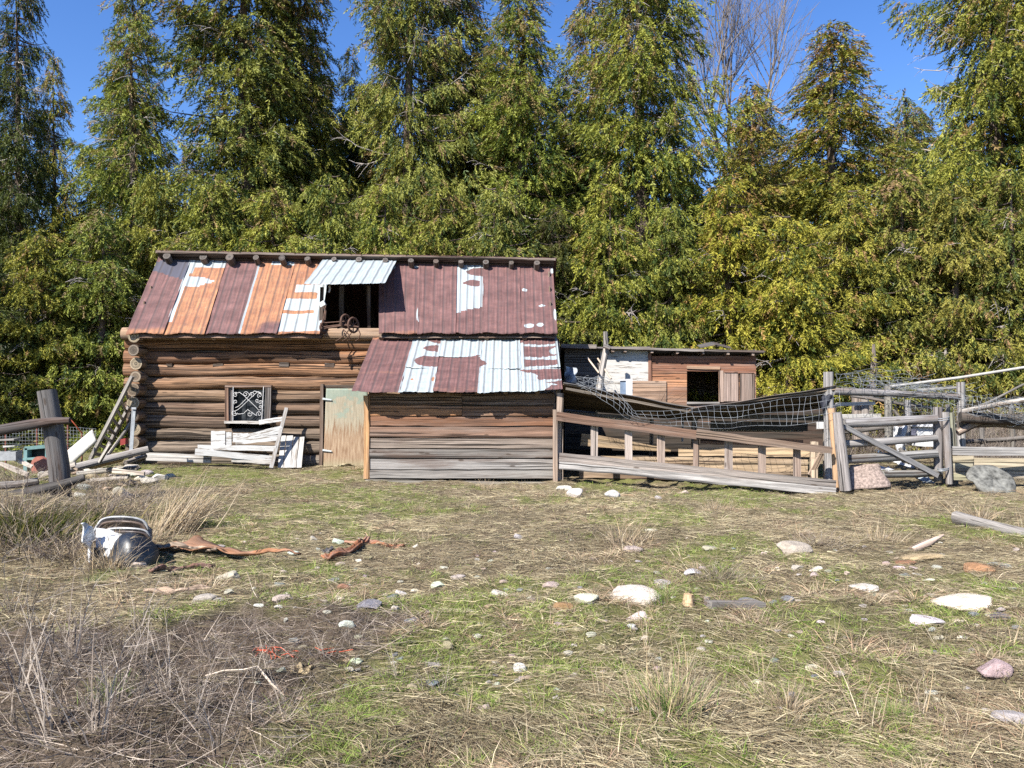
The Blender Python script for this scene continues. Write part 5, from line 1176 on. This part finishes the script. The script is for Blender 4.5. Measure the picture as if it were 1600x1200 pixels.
# bark strip, planks and small pieces on the field
def lying(name, pts, w_, tint, label, cat, mat=WOOD, th=.02, lift=.02, curl=.02):
    pp = [onground(*p) for p in pts]; m_ = MB(); n_ = 40
    def fn(u, v):
        s = u * (len(pp) - 1); i = min(int(s), len(pp) - 2); k = s - i; p = pp[i].lerp(pp[i + 1], k); d = (pp[-1] - pp[0]).normalized(); side = Vector((-d.y, d.x, 0))
        ww = w_ * (math.sin(min(1, u * 1.15 + .08) * math.pi) ** .6 + .12) * (1 + .15 * math.sin(u * 19)); q = p + side * (v - .5) * ww
        q.z = float(G(q.x, q.y)) + lift + curl * (abs(v - .5) * 2) ** 2 + .012 * math.sin(u * 13 + v * 3); return q
    m_.grid(fn, n_, 6, tint); m_.gc = [(5 + p[0], 9 + p[1], 3) for p in m_.v]; o = m_.build(name, mat); md = o.modifiers.new('t', 'SOLIDIFY'); md.thickness = th; md.offset = -1
    return tag(o, label, cat)
lying('bark_strip', [(236, 868), (300, 866), (360, 872), (470, 879)], .26, (.27, .125, .06), 'long orange brown strip of bark lying right of the scrap fender', 'bark', curl=.02, lift=.075, th=.008)
lying('bark_strip', [(230, 866), (285, 868), (340, 872)], .12, (.28, .21, .15), 'pale tan edge of bark against the long orange strip', 'bark', curl=.03, lift=.07)
lying('bark_piece', [(512, 878), (545, 868), (575, 848)], .09, (.22, .09, .045), 'rusty bark piece slanting up to the right near the centre left', 'bark', curl=.04, lift=.03)
lying('bark_piece', [(540, 850), (590, 852), (632, 856)], .07, (.27, .11, .055), 'thin orange bark sliver behind the slanting piece', 'bark')
lying('bark_piece', [(505, 872), (530, 874)], .10, (.28, .11, .05), 'short orange bark chip left of the slanting piece', 'bark')
lying('dark_chip', [(505, 866), (520, 860)], .08, (.05, .05, .055), 'small black chip beside the white stone', 'chip')
lying('thin_lath', [(225, 928), (270, 930), (330, 925)], .05, (.32, .23, .16), 'thin pinkish lath in the grass left of the stones', 'lath')
lying('thin_lath', [(235, 897), (280, 893), (335, 889)], .025, (.20, .10, .07), 'narrow rusty rod below the bark strip', 'rod')
lying('clod', [(455, 1046), (487, 1046)], .03, (.30, .23, .12), 'flat yellowish bark chip on the churned soil', 'bark', lift=.012, curl=.004)
plank('short_plank', onground(1106, 949) + Vector((0, 0, .02)), onground(1190, 951) + Vector((0, 0, .03)), .055, .09, (.30, .27, .24), 'short silver plank lying right of centre', 'plank', rag=.006, w2=.04)
pole('fallen_log', [onground(1494, 818) + Vector((0, 0, .06)), onground(1530, 825) + Vector((0, 0, .05)), onground(1575, 834) + Vector((0, 0, .04)), onground(1625, 843) + Vector((0, 0, .03))], [.085, .07, .06, .05], (.36, .33, .30), 'fallen silver log at the right edge of the field', 'log', wob=.25, et=(.6, .58, .55))
pole('stick', [onground(1425, 862) + Vector((0, 0, .02)), onground(1450, 858) + Vector((0, 0, .06)), onground(1474, 848) + Vector((0, 0, .08))], [.03, .035, .01], (.48, .36, .28), 'pale splintered stick above the olive tan stone', 'stick', WOOD, wob=.2)
pole('wood_stub', [onground(1075, 946) + Vector((0, 0, .0)), onground(1076, 946) + Vector((0, 0, .085))], [.045, .03], (.52, .36, .2), 'tiny broken wooden stub right of the largest pale stone', 'stub', WOOD, wob=.25)
pole('stick', [onground(a, b) + Vector((0, 0, c)) for a, b, c in ((320, 1062, .02), (350, 1060, .04), (380, 1062, .05), (402, 1067, .05), (424, 1076, .03), (445, 1091, .01))], [.004, .007, .008, .009, .007, .003], (.52, .43, .33), 'pale curved stick on the churned soil', 'stick', WOOD, 7)
m_ = MB(); rs = random.Random(4)
for _ in range(26):
    px = rs.uniform(405, 455); py = rs.uniform(1014, 1028); a = onground(px, py); b = onground(px + rs.uniform(-18, 22), py + rs.uniform(-7, 8)); m_.tube([a + Vector((0, 0, .01)), (a + b) / 2 + Vector((0, 0, rs.uniform(.015, .03))), b + Vector((0, 0, .01))], .0024, (.75, .13, .06), 5, cap=False)
for _ in range(6):
    a = onground(rs.uniform(495, 530), rs.uniform(1020, 1030)); b = a + Vector((rs.uniform(-.1, .1), rs.uniform(-.05, .05), .03)); m_.tube([a + Vector((0, 0, .02)), b], .003, (.60, .13, .06), 5, cap=False)
tag(m_.build('baling_twine', TINTED), 'frayed bright orange baling twine on the churned soil', 'twine')

#@@SECTION trees
# ------------------------------------------------------------------ cedars
def cedar(name, H, R, seed, nbr=13.0, lv=20, dead=.10, topbrown=1.0, gap=0.0, exp=1.25):
    r = np.random.default_rng(seed)
    nb = int(H * nbr); t = (np.arange(nb) + r.random(nb)) / nb; z0 = H * (.015 + .975 * t)
    prof = R * (1 - t ** exp) ** .7 + .15
    az = r.uniform(0, 2 * np.pi, nb); lob = 1 + .28 * np.sin(az * 2 + seed + t * 9) + .16 * np.sin(az * 5 + t * 23)
    L = prof * r.uniform(.6, 1.15, nb) * lob
    out = np.stack([np.cos(az), np.sin(az), 0 * az], 1); side = np.stack([-np.sin(az), np.cos(az), 0 * az], 1)
    droop = r.uniform(.28, .62, nb) * (1 - .55 * t)
    def bp(i, s): 
        return out[i] * (L[i] * s)[:, None] + np.stack([0 * s, 0 * s, z0[i] + L[i] * (-droop[i] * s + .34 * s ** 3)], 1)
    tone = r.normal(0, 1, nb)
    ns = np.maximum(8, (L * 38).astype(int)); idx = np.repeat(np.arange(nb), ns); n = len(idx)
    s = np.where(r.random(n) < .35, r.uniform(.02, .7, n), r.uniform(.1, 1.03, n) ** .7)
    if gap: 
        k = r.random(n) > gap * t[idx]; idx = idx[k]; s = s[k]; n = len(idx)
    off = r.normal(0, 1, n) * .34 * np.sqrt(L[idx]) * (1.15 - .7 * s)
    cen = bp(idx, s) + side[idx] * off[:, None]; cen[:, 2] -= np.abs(off) * .35 + r.random(n) * .10
    dirv = out[idx] * (.25 + .45 * s)[:, None] + side[idx] * (np.sign(off) * r.uniform(0, .5, n))[:, None] + np.array([0, 0, -1]) * r.uniform(.5, 1.6, n)[:, None] + r.normal(size=(n, 3)) * .18
    dirv /= np.linalg.norm(dirv, axis=1, keepdims=True)
    lat = np.cross(dirv, r.normal(size=(n, 3))); lat /= np.linalg.norm(lat, axis=1, keepdims=True)
    # leaflets
    m = n * lv; ii = np.repeat(np.arange(n), lv); f = np.tile(np.arange(lv) / (lv - 1), n); sg = np.tile(np.where(np.arange(lv) % 2, 1., -1.), n)
    sl_ = r.uniform(.20, .50, n)[ii]
    base = cen[ii] + dirv[ii] * (sl_ * f)[:, None]
    ld = dirv[ii] * .75 + lat[ii] * (sg * r.uniform(.3, .85, m) * (1 - f * .6))[:, None] + r.normal(size=(m, 3)) * .25; ld /= np.linalg.norm(ld, axis=1, keepdims=True)
    ll = r.uniform(.06, .135, m); wv = np.cross(ld, r.normal(size=(m, 3))); wv /= np.linalg.norm(wv, axis=1, keepdims=True); ww = r.uniform(.009, .017, m)
    V = np.stack([base, base + ld * (ll * .45)[:, None] + wv * ww[:, None], base + ld * ll[:, None], base + ld * (ll * .5)[:, None] - wv * ww[:, None]], 1).reshape(-1, 3)
    Q = np.arange(m * 4).reshape(m, 4)
    # colour: branch tone, spray tone, brown cones towards the top
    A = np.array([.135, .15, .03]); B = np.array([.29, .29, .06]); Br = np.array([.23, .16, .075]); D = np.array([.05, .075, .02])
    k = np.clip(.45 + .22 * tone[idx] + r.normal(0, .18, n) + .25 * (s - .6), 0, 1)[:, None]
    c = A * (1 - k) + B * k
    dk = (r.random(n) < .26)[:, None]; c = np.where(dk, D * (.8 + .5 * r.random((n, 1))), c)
    br = (r.random(n) < (.06 + topbrown * .33 * np.clip((z0[idx] / H - .55) / .45, 0, 1)))[:, None]; c = np.where(br, Br * (.7 + .6 * r.random((n, 1))), c)
    cc = np.repeat(c[ii] * (1 + r.normal(0, .12, (m, 1))), 4, 0)
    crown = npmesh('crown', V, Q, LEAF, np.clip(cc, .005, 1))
    # trunk with limbs, some of them bare
    mb = MB(); rr = random.Random(seed)
    def tr(z): return (.13 + .010 * H) * (1 - z / H) ** 1.15 + .01
    mb.tube([Vector((.05 * math.sin(z * .7 + seed), .05 * math.cos(z * .5), z)) for z in np.linspace(-.3, H * .90, 14)], [tr(max(z, 0)) for z in np.linspace(-.3, H * .985, 14)], (1, 1, 1), 8, .05)
    for b in range(0, nb, 2):
        pts = [Vector(bp(np.array([b]), np.array([q]))[0]) for q in (0, .35, .7, .95)]; mb.tube(pts, [.03, .022, .013, .005], (1, 1, 1), 4, cap=False)
    nbark = len(mb.f)
    for _ in range(int(H * 3.2)):
        z = rr.uniform(.02, .8) * H; a = rr.uniform(0, 6.28); tt = z / H; Lb = R * (1 - tt ** exp) ** .75 * rr.uniform(.75, 1.12); o_ = Vector((math.cos(a), math.sin(a), 0)); dr = rr.uniform(.1, .6)
        p0 = Vector((0, 0, z)); q = lambda s_: p0 + o_ * (Lb * s_) + Vector((0, 0, Lb * (-dr * s_ + .3 * s_ ** 3)))
        mb.tube([q(0), q(.4), q(.75), q(.95), q(1.08)], [.02, .015, .012, .008, .004], (1, 1, 1), 4, cap=False)
        for _k in range(5):
            s_ = rr.uniform(.6, 1.0); d = (o_ + Vector((rr.gauss(0, .7), rr.gauss(0, .7), rr.gauss(-.3, .4)))).normalized(); l_ = rr.uniform(.15, .5)
            mb.tube([q(s_), q(s_) + d * l_ * .5, q(s_) + d * l_ + Vector((0, 0, -.06))], [.006, .005, .003], (1, 1, 1), 3, cap=False)
    trunk = mb_mesh(mb, 'trunk', BARK); trunk.materials.append(GREYBARK)
    trunk.polygons.foreach_set('material_index', [0] * nbark + [1] * (len(mb.f) - nbark))
    return trunk, crown, None, H
def mb_mesh(mb, name, mat):
    me = bpy.data.meshes.new(name); me.from_pydata([tuple(v) for v in mb.v], [], mb.f); me.polygons.foreach_set('use_smooth', [True] * len(mb.f)); me.materials.append(mat); me.update(); return me
TALL = [cedar('t', 17, 2.15, 101), cedar('t', 17, 2.3, 102, exp=1.6), cedar('t', 16, 1.9, 103, gap=.25), cedar('t', 15, 1.7, 104, gap=.35, exp=1.0), cedar('t', 17, 2.0, 105, 10, gap=.15, exp=1.45)]
LOW = [cedar('l', 8, 1.9, 201, 15, topbrown=.1, exp=1.0), cedar('l', 8, 1.8, 202, 15, topbrown=.2, exp=1.15), cedar('l', 7.5, 2.0, 203, 16, topbrown=0, exp=1.0)]
MID = (1, 1, 1); YEL = (1.15, 1.08, .95); SHD = (.33, .38, .42); OLV = (1.08, .98, .95); BRT = (1.28, 1.18, .85)  # the darkest tone puts shade into the crown colour
RB = {TALL[0][1]: 2.15, TALL[1][1]: 2.3, TALL[2][1]: 1.9, TALL[3][1]: 1.7, TALL[4][1]: 2.0, LOW[0][1]: 1.9, LOW[1][1]: 1.8, LOW[2][1]: 2.0}
def tree(kind, vi, px, Y, top, hw, tone, label, group=None):
    tk, cr, dd, H = (TALL if kind == 't' else LOW)[vi]
    X = (px - 800) / F * Y; z0 = float(G(X, Y)) - .05; h = EYE + (HZ - top) / F * Y - z0; s = hw / F * Y / RB[cr]
    t = thing('cedar_tree', label, 'tree', (X, Y, z0), group); t.rotation_euler = (0, 0, random.uniform(0, 6.28)); t.scale = (s, s, h / H)
    for nm, me in (('trunk', tk), ('crown', cr)):
        o = bpy.data.objects.new(nm, me); C.objects.link(o); o.parent = t
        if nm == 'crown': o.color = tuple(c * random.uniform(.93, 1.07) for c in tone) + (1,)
front = [
 ('t', 3, 28, 24, -110, 80, SHD, 'dark thin cedar at the left edge'), ('t', 3, 84, 27, 75, 60, YEL, 'small yellowish cedar behind the dark one at the left edge'),
 ('t', 2, 207, 24.5, -60, 100, MID, 'narrow pointed cedar left of the blue gap, behind the barn corner'), ('t', 0, 385, 26, -300, 165, MID, 'tall full cedar above the left end of the rusty roof'),
 ('t', 2, 470, 27.5, -130, 110, OLV, 'tall cedar just left of the blue gap above the loft flap'), ('t', 4, 440, 29, -90, 110, MID, 'full cedar filling in behind the tall cedars left of the blue gap'), ('t', 2, 592, 29, 120, 80, OLV, 'shorter cedar under the blue gap above the loft hatch'), ('t', 0, 752, 29, 70, 100, MID, 'cedar under the small blue gap left of the cone shaped one'), ('t', 2, 885, 28, 100, 95, MID, 'cedar under the gap right of the cone shaped one'), ('t', 3, 300, 28, 215, 75, MID, 'cedar below the blue gap right of the narrow pointed one'), ('t', 2, 140, 28, 300, 80, MID, 'short cedar in the low gap behind the far left bushes'), ('t', 3, 549, 31, 60, 55, MID, 'slim cedar tip standing in the blue gap'),
 ('t', 1, 640, 26, -300, 130, MID, 'tall cedar right of the blue gap above the loft hatch'), ('t', 2, 715, 28, -150, 112, OLV, 'tall cedar behind the middle of the rusty roof'),
 ('t', 0, 815, 25.5, -60, 130, MID, 'cone shaped cedar above the right half of the rusty roof'), ('t', 3, 925, 29, -60, 100, OLV, 'thin cedar behind the gap right of the cone shaped one'),
 ('t', 1, 1000, 25, -280, 150, OLV, 'big brown topped cedar above the rear outbuilding'), ('t', 3, 1172, 25, 115, 100, YEL, 'narrow cedar in front of the bare deciduous tree'),
 ('t', 0, 1302, 25.5, 25, 160, YEL, 'large brown topped cedar right of the bare tree'), ('t', 3, 1412, 29, 135, 70, MID, 'small cedar tip low in the right hand blue gap'),
 ('t', 1, 1560, 24, -380, 165, OLV, 'huge dark cedar filling the upper right corner'), ('t', 4, 1660, 24, -200, 150, MID, 'cedar cut by the right edge of the view'),
 ('t', 4, 1225, 28, 235, 110, MID, 'cedar low between the bare tree and the large brown topped cedar'), ('t', 4, 1085, 28.5, 290, 90, MID, 'shorter cedar under the blue gap left of the bare tree'),
 ('t', 4, -60, 25, -20, 90, SHD, 'dark cedar just beyond the left edge'),
 ('l', 0, 62, 21.3, 352, 110, OLV, 'bushy young cedar at the far left behind the thick fence post'), ('l', 1, 158, 21.8, 320, 115, MID, 'bushy young cedar behind the ladder'), ('l', 2, -25, 20.5, 400, 120, SHD, 'shaded young cedar at the left edge'),
 ('l', 2, 250, 23, 255, 110, OLV, 'young cedar behind the left end of the ridge'), ('l', 0, 330, 22.3, 265, 115, MID, 'young cedar behind the ridge, second from its left end'), ('l', 1, 425, 22.4, 285, 110, YEL, 'yellow young cedar behind the ridge left of the flap'),
 ('l', 2, 515, 22.5, 265, 110, MID, 'young cedar behind the loft flap'), ('l', 0, 600, 22.3, 280, 110, YEL, 'yellow young cedar right behind the loft hatch'), ('l', 1, 690, 22.6, 275, 110, OLV, 'young cedar behind the galvanised sheet with two spots'),
 ('l', 2, 775, 22.3, 285, 115, MID, 'young cedar behind the right third of the ridge'), ('l', 1, 865, 22.8, 320, 100, SHD, 'dark young cedar at the right end of the ridge'), ('l', 0, 950, 22.2, 280, 120, YEL, 'yellow green young cedar above the left of the outbuilding roof'),
 ('l', 2, 1045, 22.4, 310, 110, MID, 'young cedar above the middle of the outbuilding roof'), ('l', 1, 1140, 22.3, 265, 125, BRT, 'bright yellow green young cedar above the outbuilding window'), ('l', 2, 1235, 21.3, 330, 130, BRT, 'brightest yellow cedar bush right of the outbuilding'),
 ('l', 0, 1325, 22, 290, 125, YEL, 'yellow green cedar bush above the tall pale post'), ('l', 1, 1405, 21.8, 255, 130, MID, 'green cedar bush behind the middle of the gate'), ('l', 2, 1490, 21.2, 280, 130, OLV, 'olive cedar bush behind the gate post'), ('l', 0, 1580, 20.8, 255, 130, MID, 'green cedar bush behind the right hand fence'),
 ('l', 1, 1680, 20.8, 260, 130, OLV, 'cedar bush beyond the right edge')]
for a in front: tree(*a)
k = 0
for px in range(-120, 1800, 62):
    top = 190 + 70 * math.sin(px * .021) + random.uniform(-40, 40)
    if 240 < px < 320 or 60 < px < 150: top = 330
    if 1060 < px < 1130: top = 330
    if 860 < px < 900: top = 230
    tree('t', k % 5, px, 30.5 + 3 * random.random(), top, 105, (.62, .72, .75), 'background cedar in the shaded second row of the wood', 'second row of cedars'); k += 1  # dim tone paints the rear row's shade into the crowns

# bare deciduous tree
bt = thing('bare_tree', 'leafless pale branched tree against the blue sky behind the narrow cedar', 'tree', (P(1150, 0, 31).x, 31, 0))
tb = MB(); rs = random.Random(12)
def grow(p, d, L_, r_, dep):
    n_ = 4; pts = [p]; q = p; dd = d.copy()
    for i in range(n_):
        dd = (dd + Vector((rs.gauss(0, .07), rs.gauss(0, .07), .03))).normalized(); q = q + dd * L_ / n_; pts.append(q)
    tb.tube(pts, [r_ * (1 - .35 * i / n_) for i in range(n_ + 1)], (1, 1, 1), 7 if r_ > .03 else 4, cap=False)
    if dep == 0: return
    for k in range(3 if dep > 1 else 4):
        s = rs.uniform(.35, 1); i = min(int(s * n_), n_ - 1); b = pts[i].lerp(pts[i + 1], s * n_ - i)
        nd = (dd + Vector((rs.gauss(0, .42), rs.gauss(0, .42), rs.gauss(.12, .2)))).normalized(); grow(b, nd, L_ * rs.uniform(.55, .8), r_ * rs.uniform(.42, .58), dep - 1)
    grow(q, (dd + Vector((rs.gauss(0, .15), rs.gauss(0, .15), .1))).normalized(), L_ * .75, r_ * .62, dep - 1)
base = Vector((P(1150, 0, 31).x, 31, 0))
tb.tube([base, base + Vector((0, 0, 4)), P(1140, 300, 31)], [.2, .15, .11], (1, 1, 1), 10)
for px, py, sx in ((1140, 300, -.30), (1140, 310, .10), (1143, 300, .42), (1140, 320, -.05)): grow(P(px, py, 31), Vector((sx, rs.gauss(0, .1), 1)).normalized(), 3.3, .075, 4)
tb.build('trunk', mat_simple('thin_grey_brown_bark', (.17, .145, .13), .85, 0, .25, 9), bt)
pole('dead_snag', [P(1358, 700, 20), P(1359, 620, 20), P(1366, 575, 20), P(1365, 538, 20)], [.10, .10, .08, .03], (.33, .29, .26), 'pale broken snag standing behind the netting heap', 'dead tree', wob=.15)
for px in (1475, 1498, 1565, 905, 890): pole('bare_sapling', [P(px, 680, 20.4), P(px - 2, 600, 20.5), P(px + 3, 545, 20.6)], [.06, .05, .03], (.40, .35, .31), 'pale bare stem at the edge of the wood', 'dead tree', group='bare stems at the wood edge')
# leafless brush between barn and outbuilding and behind the right hand fence
m_brush = clump_mesh('brush', 260, 1.9, .5, (0, 0), GRY, .012, .7, 5, True)
for px, Y, s, lb in ((890, 20.2, 1.6, 'grey leafless brush between the barn and the outbuilding'), (925, 21, 1.3, 'leafless brush behind the outbuilding roof end'), (1540, 15.6, .62, 'brown brush behind the right hand fence'), (1590, 15.4, .6, 'brown brush at the right edge behind the fence'), (1510, 17.5, .9, 'brush behind the tall grey post'), (1460, 19, .9, 'grey brush at the wood edge behind the gate'), (1400, 19.5, .8, 'brush left of the gate post at the wood edge'), (1550, 17.2, .75, 'grey brush in the middle of the right hand pen'), (1595, 18, .95, 'tall brush at the right edge of the pen'), (1335, 19.2, .7, 'low grey brush behind the wide brown post'), (1565, 19, 1.2, 'tall grey brush before the right hand cedars')):
    X = (px - 800) / F * Y; o = obj('brush', m_brush, None, (X, Y, float(G(X, Y)) - .05)); o.scale = (s, s, s * .95); o.rotation_euler = (0, 0, random.uniform(0, 6)); tag(o, lb, 'bush')
